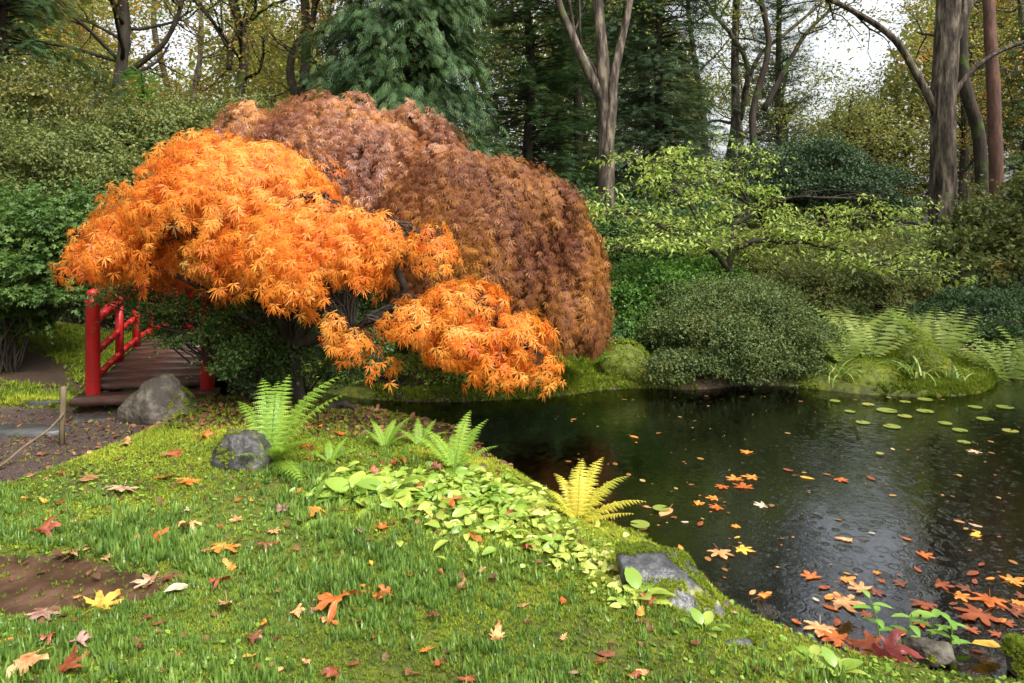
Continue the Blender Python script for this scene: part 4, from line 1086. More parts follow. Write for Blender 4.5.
lime_tree()

# conifers
def cb(px, Y): x = (px-CX)/F*Y; return (x, Y, gz(x, Y))
conifer('cypress', 'dense blue green cypress with feathery drooping sprays behind the bronze maple', cb(403, 14.5), 12, 2.0, 'cypress', 1, whorl=.22, nb=16, size=.32, droop=.45, hang=.7, power=.45, dens=9, inner=.5, spread=.16, trunk_r=.2)
conifer('yew_tree', 'layered dark green conifer with rusty inner needles right of the cypress', cb(530, 17.5), 15, 2.1, 'yew', 2, whorl=.36, nb=19, size=.27, droop=.12, hang=.0, power=.5, dens=9, inner=.35, spread=.10)
conifer('hemlock', 'tall very dark conifer between the forked bare trunk and the sky gap', cb(660, 19), 17, 2.0, 'dark_conifer', 3, whorl=.38, nb=18, size=.31, droop=.22, hang=.1, power=.45, dens=7, spread=.12)
conifer('hemlock', 'dark conifer directly behind the forked bare trunk', cb(600, 24), 20, 3.0, 'dark_conifer', 4, whorl=.45, nb=12, size=.42, droop=.25, hang=.15, power=.5, dens=5)
conifer('pencil_cypress', 'slender columnar dark conifer left of the sky gap', cb(778, 24), 17, 1.25, 'dark_conifer', 5, whorl=.36, nb=11, size=.34, droop=-.1, hang=-.5, power=.35, dens=5)
conifer('spruce', 'dark green conifer in the top left corner', cb(5, 15), 12, 2.4, 'yew', 6, whorl=.34, nb=13, size=.28, droop=.25, hang=.2, power=.5, dens=6, zlow=2.6)
conifer('young_spruce', 'small fresh green conifer behind the yellowing shrub', cb(142, 17.5), 4.6, 1.0, 'green', 7, whorl=.22, nb=9, size=.3, droop=.0, hang=-.1, power=.8, dens=6)
conifer('young_spruce', 'second small green conifer left of the fresh green one', cb(95, 18.5), 4.9, 1.1, 'cypress', 8, whorl=.22, nb=9, size=.3, droop=.0, hang=-.1, power=.8, dens=6)
conifer('spruce', 'shadowy conifer at the right edge behind the pine trunks', cb(1040, 24), 9, 2.2, 'yew', 10, whorl=.4, nb=10, size=.5, droop=.2, hang=.1, power=.6, dens=4)

# forked bare trunk in the middle
Y = 15.0
P0 = W(607, HY, Y); P0[2] = gz(P0[0], P0[1])
tree('forked_tree', 'pale tree with three upright forked stems in front of the dark conifers', 'tree',
     [P0, W(606, 200, Y), W(606, 150, Y), W(605, 100, Y), W(602, 50, Y), W(598, 0, Y), W(596, -110, Y), W(600, -220, Y+.5)], .22, .07,
     [(W(606, 90, Y), (-.5, .1, .8), 3.2, .07)], 'olive', 'bark', .09, 9, .35, 21, lev=2, auto=9, autoL=2.6, autoZ=(6.5, 11),
     extra_paths=[([W(606, 105, Y), W(590, 75, Y), W(572, 35, Y), W(558, 0, Y), W(545, -60, Y), W(530, -160, Y)], .13, .05),
                  ([W(607, 160, Y-.1), W(612, 110, Y-.1), W(614, 75, Y-.1), W(624, 30, Y), W(630, 0, Y), W(640, -70, Y), W(660, -180, Y)], .13, .05)])
# tall furrowed trunk on the right
Y = 14.5
P0 = W(944, HY, Y); P0[2] = gz(P0[0], P0[1])
tree('oak_tree', 'massive tall furrowed grey brown trunk at the right with long left limb', 'tree',
     [P0, W(942, 250, Y), W(943, 170, Y), W(944, 90, Y), W(948, 20, Y), W(952, -60, Y), W(955, -160, Y), W(960, -300, Y)], .27, .20,
     [], 'olive', 'bark', .10, 3, .35, 22, lev=2, auto=3, autoL=2.0, autoZ=(10, 13), sides=56,
     extra_paths=[([W(940, 120, Y), W(920, 80, Y), W(895, 40, Y), W(860, 15, Y), W(820, -5, Y), W(770, -25, Y)], .085, .04),
                  ([W(950, 45, Y), W(965, 10, Y), W(985, -40, Y), W(1010, -100, Y)], .14, .07),
                  ([W(945, 110, Y), W(960, 85, Y), W(985, 60, Y), W(1024, 42, Y), W(1080, 30, Y)], .06, .03),
                  ([W(948, 20, Y), W(935, -30, Y), W(900, -90, Y), W(880, -180, Y)], .12, .05)])
Y = 19.
tree('pine_tree', 'reddish brown pine trunk leaning slightly at the right edge', 'tree',
     [cb(998, Y), W(996, 170, Y), W(994, 100, Y), W(990, 30, Y), W(986, -60, Y), W(985, -200, Y)], .19, .13, [], 'autumn', 'bark_red', .12, 9, .4, 23, lev=2, auto=8, autoL=3, autoZ=(7, 13))
tree('pine_tree', 'darker curving trunk left of the reddish pine', 'tree',
     [cb(984, Y+1), W(982, 180, Y+1), W(978, 130, Y+1), W(966, 90, Y+1), W(962, 40, Y+1), W(965, -60, Y+1), W(965, -200, Y+1)], .20, .12, [], 'autumn', 'bark_dark', .12, 9, .4, 24, lev=2, auto=6, autoL=1.7, autoZ=(6, 13))
tree('dark_tree', 'thin dark trunk between the layered conifer and the forked tree', 'tree',
     up_path(578, 0, 18, 13, .0, .1, 3), .13, .06, [], 'olive', 'bark_dark', .1, 8, .35, 25, lev=1, auto=8, autoL=2, autoZ=(6, 12))

# big old trees with crooked limbs, upper left
def oldtree(label, px, Y, h, mat, bark, seed, limbs, auto=10, r0=.22, nleaf=14, size=.12, autoZ=(4, 12), autoL=3.2, lean=0., group=None):
    P = up_path(px, 0, Y, h, lean, .22, seed, 7)
    L = []
    for (pts, a, c_) in limbs: L.append(([W(x, y, Y) for x, y in pts], a, c_))
    return tree('broadleaf_tree', label, 'tree', P, r0, r0*.4, [], mat, bark, size, nleaf, .4, seed, group, 2, 3, auto, autoL, extra_paths=L, autoZ=autoZ)
oldtree('orange leaved tree with a long crooked limb in the upper left', 123, 20, 13, 'autumn', 'bark_dark', 31, [([(123, 75), (145, 60), (165, 42), (178, 15), (185, -10)], .09, .05), ([(122, 40), (105, 30), (85, 20)], .06, .03)], autoZ=(4.5, 11))
oldtree('yellow leaved tree with many forking limbs left of the curved dark trunk', 230, 22, 13, 'yellow', 'bark_dark', 32, [([(229, 70), (232, 45), (245, 20), (250, -10)], .1, .05), ([(230, 50), (215, 25), (198, 0)], .08, .04)], autoZ=(5, 11))
oldtree('tree with a black curved trunk and mossy side limbs left of the cypress', 302, 17, 12, 'autumn', 'bark_dark', 33, [([(296, 100), (290, 70), (296, 45), (310, 30), (315, 0), (312, -30)], .11, .06), ([(302, 85), (315, 78), (325, 68)], .07, .04), ([(303, 40), (318, 33), (328, 30)], .06, .03)], auto=6, r0=.17, autoZ=(5, 11))
oldtree('slim pale olive tree at the left of the sky gap', 735, 26, 15, 'olive', 'bark', 34, [([(740, 120), (748, 70), (735, 40), (715, 15), (700, -10)], .12, .05), ([(745, 90), (760, 55), (790, 30), (825, 0)], .1, .05)], autoZ=(5, 14), nleaf=7)
oldtree('thin forked tree in front of the slender columnar conifer', 764, 22, 14, 'olive', 'bark_dark', 35, [([(764, 110), (785, 70), (805, 35), (830, 10)], .1, .05)], auto=4, r0=.14, autoZ=(4, 9), nleaf=8, autoL=1.4)
oldtree('golden leaved tree behind the reddish pine at the right edge', 1030, 26, 15, 'autumn', 'bark', 36, [], auto=14, autoZ=(3, 14), nleaf=9)
oldtree('pale tree low beside the sky gap with an arching bare limb', 850, 26, 6.2, 'olive', 'bark_dark', 37, [([(842, 190), (850, 150), (865, 140), (885, 139)], .08, .04)], auto=9, r0=.12, autoZ=(2, 4.6), autoL=1.6, nleaf=10)
oldtree('yellow green tree right behind the tall furrowed trunk', 962, 27, 11, 'yellow', 'bark_dark', 38, [], auto=12, r0=.16, autoZ=(2, 9), autoL=2.4, nleaf=8)

# trees far behind; each carries its own crown
far_list = [(-60, 30, 16, 'autumn'), (30, 34, 17, 'olive'), (75, 28, 11, 'yellow'), (160, 33, 17, 'autumn'), (200, 28, 10, 'olive'), (262, 30, 16, 'autumn'), (335, 28, 14, 'olive'), (420, 30, 17, 'olive'), (480, 28, 16, 'azalea_dark'),
            (560, 30, 18, 'azalea_dark'), (640, 30, 18, 'azalea_dark'), (700, 32, 15, 'olive'), (735, 40, 17, 'olive'), (785, 40, 10, 'olive'), (835, 42, 8.5, 'olive'), (880, 40, 8.5, 'olive'), (972, 36, 16, 'yellow'), (975, 33, 17, 'olive'), (1035, 34, 17, 'autumn'), (1100, 28, 16, 'olive')]
WHERE = ['far orange brown tree beyond the left edge of the frame', 'far olive tree behind the dark corner conifer', 'low yellow tree far behind the yellowing shrub', 'tall rusty tree far behind the long crooked limb',
 'low olive tree far behind, between the orange and the yellow leaved trees', 'far rusty tree between the yellow leaved tree and the black curved trunk', 'olive tree far behind the left flank of the cypress', 'olive tree hidden far behind the cypress', 'dark tree far behind the gap right of the cypress',
 'dark tree far behind the layered conifer', 'dark green tree far behind the very dark conifer', 'hazy olive tree right of the very dark conifer', 'tallest far olive tree left of the sky gap', 'olive treetop below the left part of the sky gap', 'lowest far treetop under the sky gap', 'low olive treetop under the right part of the sky gap',
 'tall far yellow tree just right of the furrowed trunk', 'far olive tree between the furrowed trunk and the pines', 'far golden tree behind the pines at the right edge', 'far olive tree beyond the right edge of the frame']
for i, (px, Y, h, mat) in enumerate(far_list):
    tree('broadleaf_tree', WHERE[i], 'tree', up_path(px, 0, Y, h, .0, .25, 90+i, 6), .2, .08, [], mat, 'bark_dark' if i % 2 else 'bark', .17, 15, .5, 120+i, 'trees far behind the pond', 2, 3, 13, 3.0 if h > 12 else 2.3, autoZ=(1.5, h-1.2), tpl=QUAD)

# far-off wood: one mass nobody could count
rng = RS(200); n = 230000
a = rng.uniform(math.radians(35), math.radians(145), n); d = rng.uniform(44, 62, n)
x, y = np.cos(a)*d, np.sin(a)*d
hh = 16+2.5*np.sin(a*9)+2*np.sin(a*23+1)
pxx = CX+x/y*F
hh = hh-8.5*sm((pxx-680)/40)*sm((915-pxx)/40)
z = rng.uniform(0, 1, n)**.8*hh+1.0
p = np.stack([x, y, z], -1); p = p[snoise(p, .5, 7) > -.25+rng.uniform(-.3, .3, n)]; n = len(p)
g = Geo(); g.inst(QUAD, p, frames(nrm(rng.normal(0, 1, (n, 3))), nrm(rng.normal(0, .6, (n, 3))+[0, -.3, .8])), .42*rng.uniform(.6, 1.3, n), rng.uniform(0, 1, n))
o = g.build('woods', M['olive']); tag(o, kind='stuff')

# unseen wood beside and behind the camera, added to hold back sky light
rngw = RS(210)
for i, (az, d_, h) in enumerate([(-62, 13, 15), (-80, 10, 14), (-100, 12, 16), (-122, 11, 15), (-145, 12, 16), (-168, 13, 16), (168, 16, 12), (140, 20, 11), (112, 17, 14), (92, 15, 15), (72, 17, 15), (58, 22, 16), (-48, 19, 16), (-70, 18, 17), (100, 24, 16), (-135, 19, 17)]):
    a_ = math.radians(az); x_, y_ = d_*math.sin(a_), d_*math.cos(a_)
    b_ = (x_, y_, gz(x_, y_)); r = root('broadleaf_tree', b_, 'tall tree of the surrounding wood added outside the frame to dim the sky light', 'tree', 'trees around the viewpoint')
    t = Geo(); t.tube(np.array([[x_, y_, b_[2]-.2], [x_+.1, y_, h*.4], [x_, y_+.2, h*.85]]), [.3, .22, .08], 9); t.build('trunk', M['bark_dark'], r, True)
    g = Geo()
    for k in range(9):
        q = np.array([x_, y_, h*.62])+rngw.normal(0, 1, 3)*[1.9, 1.9, h*.17]; p, nr = shell(rngw, 900, q, rngw.uniform(1.3, 2.3, 3)*[1, 1, .8], -.8, .6, .2, 1.2, k)
        add_leaves(g, rngw, p, nr, QUAD, .42, .3, .6)
    g.build('crown', M['olive'], r)

# undergrowth under the far trees, so that the ground there is not bare
rng = RS(201); n = 90000
x = rng.uniform(-16, 17, n); y = rng.uniform(12.5, 30, n); x = x*(y/20)
z = height(np.stack([x, y], -1))+rng.uniform(0, 1, n)**1.5*(.5+.6*(snoise(np.stack([x, y], -1), .7, 6)+.5)).clip(.15)
g = Geo(); p = np.stack([x, y, z], -1)
g.inst(SIMPLE, p, frames(nrm(rng.normal(0, 1, (n, 3))), nrm(rng.normal(0, .5, (n, 3))+[0, 0, .8])), .10*rng.uniform(.6, 1.3, n), rng.uniform(0, 1, n))
o = g.build('undergrowth', M['azalea']); tag(o, kind='stuff')

# ---------------------------------------------------------------- lawn: grass, moss, ground cover
def near_pts(rng, n, x0, x1, y0, y1, f):
    P = np.stack([rng.uniform(x0, x1, n), rng.uniform(y0, y1, n)], -1)
    P = P[np.abs(P[:, 0]) < P[:, 1]*.80+.15]
    sd = signed(P); P, sd = P[sd > .02], sd[sd > .02]
    w = f(P, sd)
    k = rng.uniform(0, 1, len(P)) < w
    return P[k]
def near_side(P): return 1-side_far(P)
def grass_w(P, sd):
    base = sm((3.82-P[:, 1]+.5*snoise(P, 2.1, 12)+.12*np.clip(-P[:, 0], -1, 3))/.7)
    patch = .38*sm((snoise(P, 2.6, 14)-.1)/.3)*sm((5.2-P[:, 1])/.6)
    w = np.clip(np.maximum(base*(.75+.55*snoise(P, 4.5, 13)+.35*snoise(P, 11, 16)), patch), 0, 1)
    w = w*(1-mud_w(P))*(1-path_w(P))*(1-litter_w(P))*sm((sd-.12)/.25)*near_side(P)
    right = sm((P[:, 0]-.2+.3*snoise(P, 3, 15))/.5)
    return w*(1-.6*right)
rng = RS(301)
T = near_pts(rng, 22000, -4, 2.6, 2.0, 6, grass_w)
nb_ = 14; n = len(T)*nb_
P2 = np.repeat(T, nb_, 0)+rng.normal(0, .007, (n, 2)); zz = height(P2)
tl = np.repeat(rng.uniform(.6, 1.1, len(T))*(1+.4*snoise(T, 7, 61)), nb_); tr = np.repeat(np.clip(rng.uniform(0, .5, len(T))+.15*snoise(T, 3, 62), 0, .7), nb_)
bl = T_quad(.045, .0)
BV = np.array([(-.035, 0, 0), (.035, 0, 0), (-.032, .42, .0), (.032, .42, 0), (-.024, .72, -.18), (.024, .72, -.18), (0, .9, -.45)], float)
tilt = rng.uniform(.35, 1.4, n); az = rng.uniform(0, 6.28, n)
d = np.stack([np.cos(az)*np.sin(tilt), np.sin(az)*np.sin(tilt), np.cos(tilt)], -1)
nn_ = np.stack([-np.cos(az)*np.cos(tilt), -np.sin(az)*np.cos(tilt), np.sin(tilt)], -1)
g = Geo(); sc = .060*tl*rng.uniform(.6, 1.2, n)
g.inst((BV*[1, 1, 1], [(0, 1, 3, 2), (2, 3, 5, 4)], [(4, 5, 6)]), np.concatenate([P2, zz[:, None]-.004], 1), frames(d, -nn_), np.stack([sc*2.0, sc, sc], -1), np.clip(tr+rng.uniform(0, .45, n), 0, 1))
o = g.build('grass', M['grass']); tag(o, kind='stuff')

def moss_f(P, sd):
    w = np.clip(.75+.6*snoise(P, 1.8, 9)+.4*snoise(P, 6, 19), .12, 1)*(1-.9*mud_w(P))*(1-.97*path_w(P))*(1-.88*litter_w(P))
    return w*np.clip(1-.15*(P[:, 1]-4), .25, 1)
rng = RS(302)
P2 = near_pts(rng, 210000, -5, 2.6, 2.0, 7.3, moss_f); n = len(P2); zz = height(P2)
g = Geo(); half = n//2
for q, s_ in ((slice(0, half), 3), (slice(half, n), 4)):
    m = len(P2[q]); a = rng.uniform(0, 6.28, m)
    up = nrm(rng.normal(0, .2, (m, 3))+[0, 0, 1])
    g.inst(T_tuft(6, .13, .9, s_), np.concatenate([P2[q], zz[q][:, None]-.002], 1), frames(np.stack([np.cos(a), np.sin(a), 0*a], -1), up), .019*rng.uniform(.6, 1.5, m)*(1+.2*(P2[q][:, 1]-3)), np.clip(.42+.35*snoise(P2[q], 2.5, 23)+.25*snoise(P2[q], 9, 24)-.12*sm((3.9-P2[q][:, 1])/.5)*sm((.4-P2[q][:, 0])/.5)+.2*sm((P2[q][:, 0]-.1)/.5)+rng.uniform(-.3, .3, m), 0, 1))
o = g.build('moss', M['moss']); tag(o, kind='stuff')
rng = RS(303)       # moss on the far bank and left of the bridge
P2 = np.concatenate([np.stack([rng.uniform(-1.6, 7, 40000), rng.uniform(7.7, 9.6, 40000)], -1), np.stack([rng.uniform(-7.6, -4.3, 22000), rng.uniform(6.7, 11, 22000)], -1)])
sd = signed(P2); P2 = P2[(sd > 0) & (path_w(P2) < .4) & (snoise(P2, 2, 3)+rng.uniform(-.5, .5, len(P2)) > -.5)]; n = len(P2); zz = height(P2)
g = Geo(); g.inst(T_tuft(6, .13, .9, 5), np.concatenate([P2, zz[:, None]-.002], 1), frames(nrm(rng.normal(size=(n, 3))*[1, 1, 0]), nrm(rng.normal(0, .2, (n, 3))+[0, 0, 1])), .06*rng.uniform(.6, 1.5, n), np.clip(.35+.3*snoise(P2, 2.5, 23)+rng.uniform(-.3, .3, n), 0, 1))
o = g.build('bank_moss', M['moss']); tag(o, kind='stuff')

rng = RS(305); P2 = near_pts(rng, 26000, -4, 2.6, 2.0, 6.5, lambda P, sd: np.clip(.4+.7*snoise(P, 3.3, 71), 0, 1)*(1-mud_w(P))*(1-path_w(P))); m = len(P2)
g = Geo(); g.inst(T_oval(.4, .06, .2), np.concatenate([P2, height(P2)[:, None]+rng.uniform(.004, .02, (m, 1))], 1), frames(nrm(rng.normal(size=(m, 3))*[1, 1, .25]), nrm(rng.normal(0, .3, (m, 3))+[0, 0, 1])), .017*rng.uniform(.5, 1.5, m), rng.uniform(0, 1, m))
o = g.build('weeds', M['fern']); tag(o, kind='stuff')
# ground cover: a band of pale broad leaves along the lawn's edge
rng = RS(304); pts = []
band = [(335, 492), (370, 488), (410, 490), (450, 492), (480, 498), (505, 512), (520, 525), (545, 545), (575, 555), (600, 572), (625, 590), (640, 605)]
wid = [.10, .22, .28, .30, .30, .28, .26, .2, .16, .12, .10, .08]; cnt = [60, 130, 170, 180, 170, 150, 110, 60, 50, 36, 28, 20]
for (a, b_), w, c_ in zip(band, wid, cnt):
    q = G(a, b_)
    pts.append(q[:2]+rng.normal(0, w*.7, (int(c_*1.3), 2))*[1.2, .75])
P2 = np.concatenate(pts); sd = signed(P2); P2 = P2[sd > .03]; n = len(P2); zz = height(P2)
g = Geo(); up = nrm(rng.normal(0, .55, (n, 3))+[0, -.15, 1]); a = rng.uniform(0, 6.28, n)
tp = T_oval(.27, .10, .35); small = sm((P2[:, 0]+.1)/.6)
g.inst(tp, np.concatenate([P2, (zz+rng.uniform(.01, .05, n)*(1-.4*small))[:, None]], 1), frames(np.stack([np.cos(a), np.sin(a), rng.uniform(-.1, .45, n)], -1), up), .082*rng.uniform(.4, 1.25, n)*(1-.35*small), np.clip(.3+.5*small+rng.uniform(-.3, .4, n), 0, 1))
o = g.build('ground_cover', M['cover']); tag(o, kind='stuff')

def rosette(label, px, py, n, L, seed, mat='cover', name='hosta', el=(.2, .9), off=(0, 0)):
    rng = RS(seed); p = G(px, py); r = root(name, p, label, 'plant'); g = Geo(); st = Geo()
    a = np.arange(n)*2.4+rng.uniform(-.3, .3, n); e = rng.uniform(*el, n)
    d = np.stack([np.cos(a)*np.cos(e), np.sin(a)*np.cos(e), np.sin(e)], -1); L_ = L*rng.uniform(.6, 1.1, n)
    s0 = p+d*(L_*.35)[:, None]
    for i in range(n): st.tube([p-[0, 0, .01], s0[i]], [.0025, .002], 4)
    g.inst(T_oval(.34, .07, .4), s0, frames(d, nrm(np.array([0, 0, 1.])+rng.normal(0, .15, (n, 3)))), L_, rng.uniform(0, .7, n))
    g.build('leaves', M[mat], r); st.build('stalks', M[mat], r); return r
rosette('broad-leaved pale hosta at the left end of the bright ground cover', 352, 500, 14, .16, 1)
rosette('green broad-leaved hosta behind the left end of the ground cover', 392, 494, 16, .17, 2)
rosette('leafy seedling clump in the grass left of the ground cover', 318, 528, 8, .07, 3)
rosette('bright seedling beside the low end of the flat-topped rock', 705, 632, 7, .09, 4)
rosette('pale sprawling seedling above the dark red leaf at the bottom', 815, 662, 9, .09, 5)
rosette('pale seedling at the bottom edge left of the dark red leaf', 838, 676, 9, .08, 6)
rosette('largest pale leaf cluster just left of the flat-topped rock', 640, 600, 9, .11, 7)
def sprig(label, p, h, n, seed, mat='green', lean=(0, 0)):
    rng = RS(seed); r = root('seedling', p, label, 'plant'); g = Geo(); st = Geo(); p = np.asarray(p, float)
    top = p+[lean[0], lean[1], h]; q = catmull([p-[0, 0, .03], (p+top)/2+[.01, 0, .0], top], 5); st.tube(q, np.linspace(.004, .002, len(q)), 5)
    for i in range(n):
        t = .35+.65*i/(n-1); c = q[int(t*(len(q)-1))]; a = i*2.4+rng.uniform(-.4, .4)
        g.inst(T_oval(.2, .06, .35), [c], frames([[math.cos(a), math.sin(a), .35]], [[0, 0, 1.]]), [.095*rng.uniform(.7, 1.1)], [rng.uniform(.3, 1)])
    st.build('stem', M['fern'], r, True); g.build('leaves', M[mat], r)
M['seedling'] = leaf_mat('seedling_leaf', [(0, .12, .3, .04), (1, .32, .5, .10)], .35, .35, 4, .3)
sprig('upright green seedling rising from the shallows by the dark red leaf', GW(880, 640), .20, 7, 1, 'seedling', (-.05, .0))
sprig('green seedling right of the upright seedling with a broad top leaf', GW(905, 645), .15, 6, 2, 'seedling', (.03, .0))
sprig('leafy green seedling beside the small brown rock at the bottom right', GW(950, 650), .14, 8, 3, 'seedling', (.0, .0))
sprig('short seedling with pale leaves in front of the submerged leaves', GW(925, 640), .12, 5, 4, 'seedling', (.05, 0))

# ---------------------------------------------------------------- fallen leaves
def leaf_mesh(kind, seed, curl):
    rng = RS(seed)
    if kind == 'maple':
        pts = [(-90, .10), (-62, .42), (-40, .30), (-28, .62), (-10, .85), (2, .52), (10, .36), (28, .80), (40, .98), (50, .66), (60, .40), (72, .78), (90, 1.12), (108, .78), (120, .40), (130, .66), (140, .98), (152, .80), (170, .36), (178, .52), (190, .85), (208, .62), (220, .30), (242, .42)]
    elif kind == 'oak':
        pts = [(-90, .08), (-50, .22), (-25, .42), (0, .22), (25, .50), (40, .30), (58, .70), (66, .46), (78, .95), (90, 1.15), (102, .95), (114, .46), (122, .70), (140, .30), (155, .50), (180, .22), (205, .42), (230, .22)]
    else:
        pts = [(-90, .5), (-60, .42), (-30, .34), (0, .32), (30, .38), (60, .6), (90, 1.0), (120, .6), (150, .38), (180, .32), (210, .34), (240, .42)]
    A = np.radians([q[0] for q in pts]); R = np.array([q[1] for q in pts])*rng.uniform(.88, 1.1, len(pts))
    o = np.stack([np.cos(A)*R, np.sin(A)*R], -1)*.5
    if kind != 'plain':       # small teeth along the lobes
        o2 = []
        for i in range(len(o)):
            a_, b_ = o[i], o[(i+1) % len(o)]; o2 += [a_, a_+(b_-a_)*.35+rng.normal(0, .012, 2), a_+(b_-a_)*.7+rng.normal(0, .014, 2)]
        o = np.array(o2)
    k = len(o); c = np.array([0, -.02])
    rings = [c+(o-c)*s for s in (.25, .5, .75, 1.0)]
    V2 = np.concatenate([[c]]+rings)
    r2 = (V2**2).sum(1); ax, ay = rng.uniform(-curl, curl), rng.uniform(.2*curl, curl)
    z = ax*V2[:, 0]**2*2+ay*V2[:, 1]**2*2+.16*curl*snoise(V2, 7, seed)+.14*curl*snoise(V2, 17, seed+1)*np.sqrt(r2)*2
    z = z-z.min()*.6
    V = np.concatenate([V2, z[:, None]], 1)
    j = np.arange(k); kk = (j+1) % k
    T = np.stack([np.zeros(k, int), 1+j, 1+kk], -1); Q = np.concatenate([np.stack([1+l*k+j, 1+(l+1)*k+j, 1+(l+1)*k+kk, 1+l*k+kk], -1) for l in (0, 1, 2)])
    # leaf stalk
    sv = np.array([(0-.006, -.05, 0), (.006, -.05, 0), (.02, -.52, .03), (.03, -.52, .03)]) ; b_ = len(V)
    V = np.concatenate([V, sv]); Q = np.concatenate([Q, [[b_, b_+2, b_+3, b_+1]]])
    me = bpy.data.meshes.new(kind+'_leaf'); me.from_pydata(V.tolist(), [], [list(map(int, f)) for f in Q]+[list(map(int, f)) for f in T])
    me.materials.append(M['fallen']); me.update(); return me
LM = {k: [leaf_mesh(k, 10*i+len(k), cu) for i, cu in enumerate((.2, .4, .6, .3))] for k in ('maple', 'oak', 'plain')}
FLAT = {k: [leaf_mesh(k, 70+i, .06) for i in range(3)] for k in ('maple', 'oak', 'plain')}
COLS = {'tan': (.50, .28, .13), 'pale': (.60, .42, .25), 'orange': (.74, .27, .05), 'deep': (.52, .14, .03), 'rust': (.30, .08, .03), 'brown': (.20, .07, .035), 'yellow': (.70, .40, .06), 'cream': (.60, .53, .36), 'pink': (.36, .21, .16), 'lime': (.55, .68, .14), 'wine': (.18, .03, .025), 'peach': (.66, .34, .14)}
cl = lambda c_: 'yellow' if c_ == 'lime' else c_
lrng = random.Random(7)
def leaf(p, size, kind, col, label, group=None, flat=False, tilt=.2, lift=.012):
    ms = (FLAT if flat else LM)[kind]; o = bpy.data.objects.new('fallen_leaf', lrng.choice(ms))
    COL.objects.link(o); o.location = (float(p[0]), float(p[1]), float(p[2])+lift)
    o.scale = (size, size, size); o.rotation_euler = (0 if flat else lrng.uniform(-tilt, tilt)-.0, 0 if flat else lrng.uniform(-tilt, tilt), lrng.uniform(0, 6.28))
    c_ = COLS[col]; f = lrng.uniform(.85, 1.12); o.color = (c_[0]*f, c_[1]*f, c_[2]*f, 1)
    tag(o, label, 'leaf', group or 'fallen leaves on the lawn'); return o
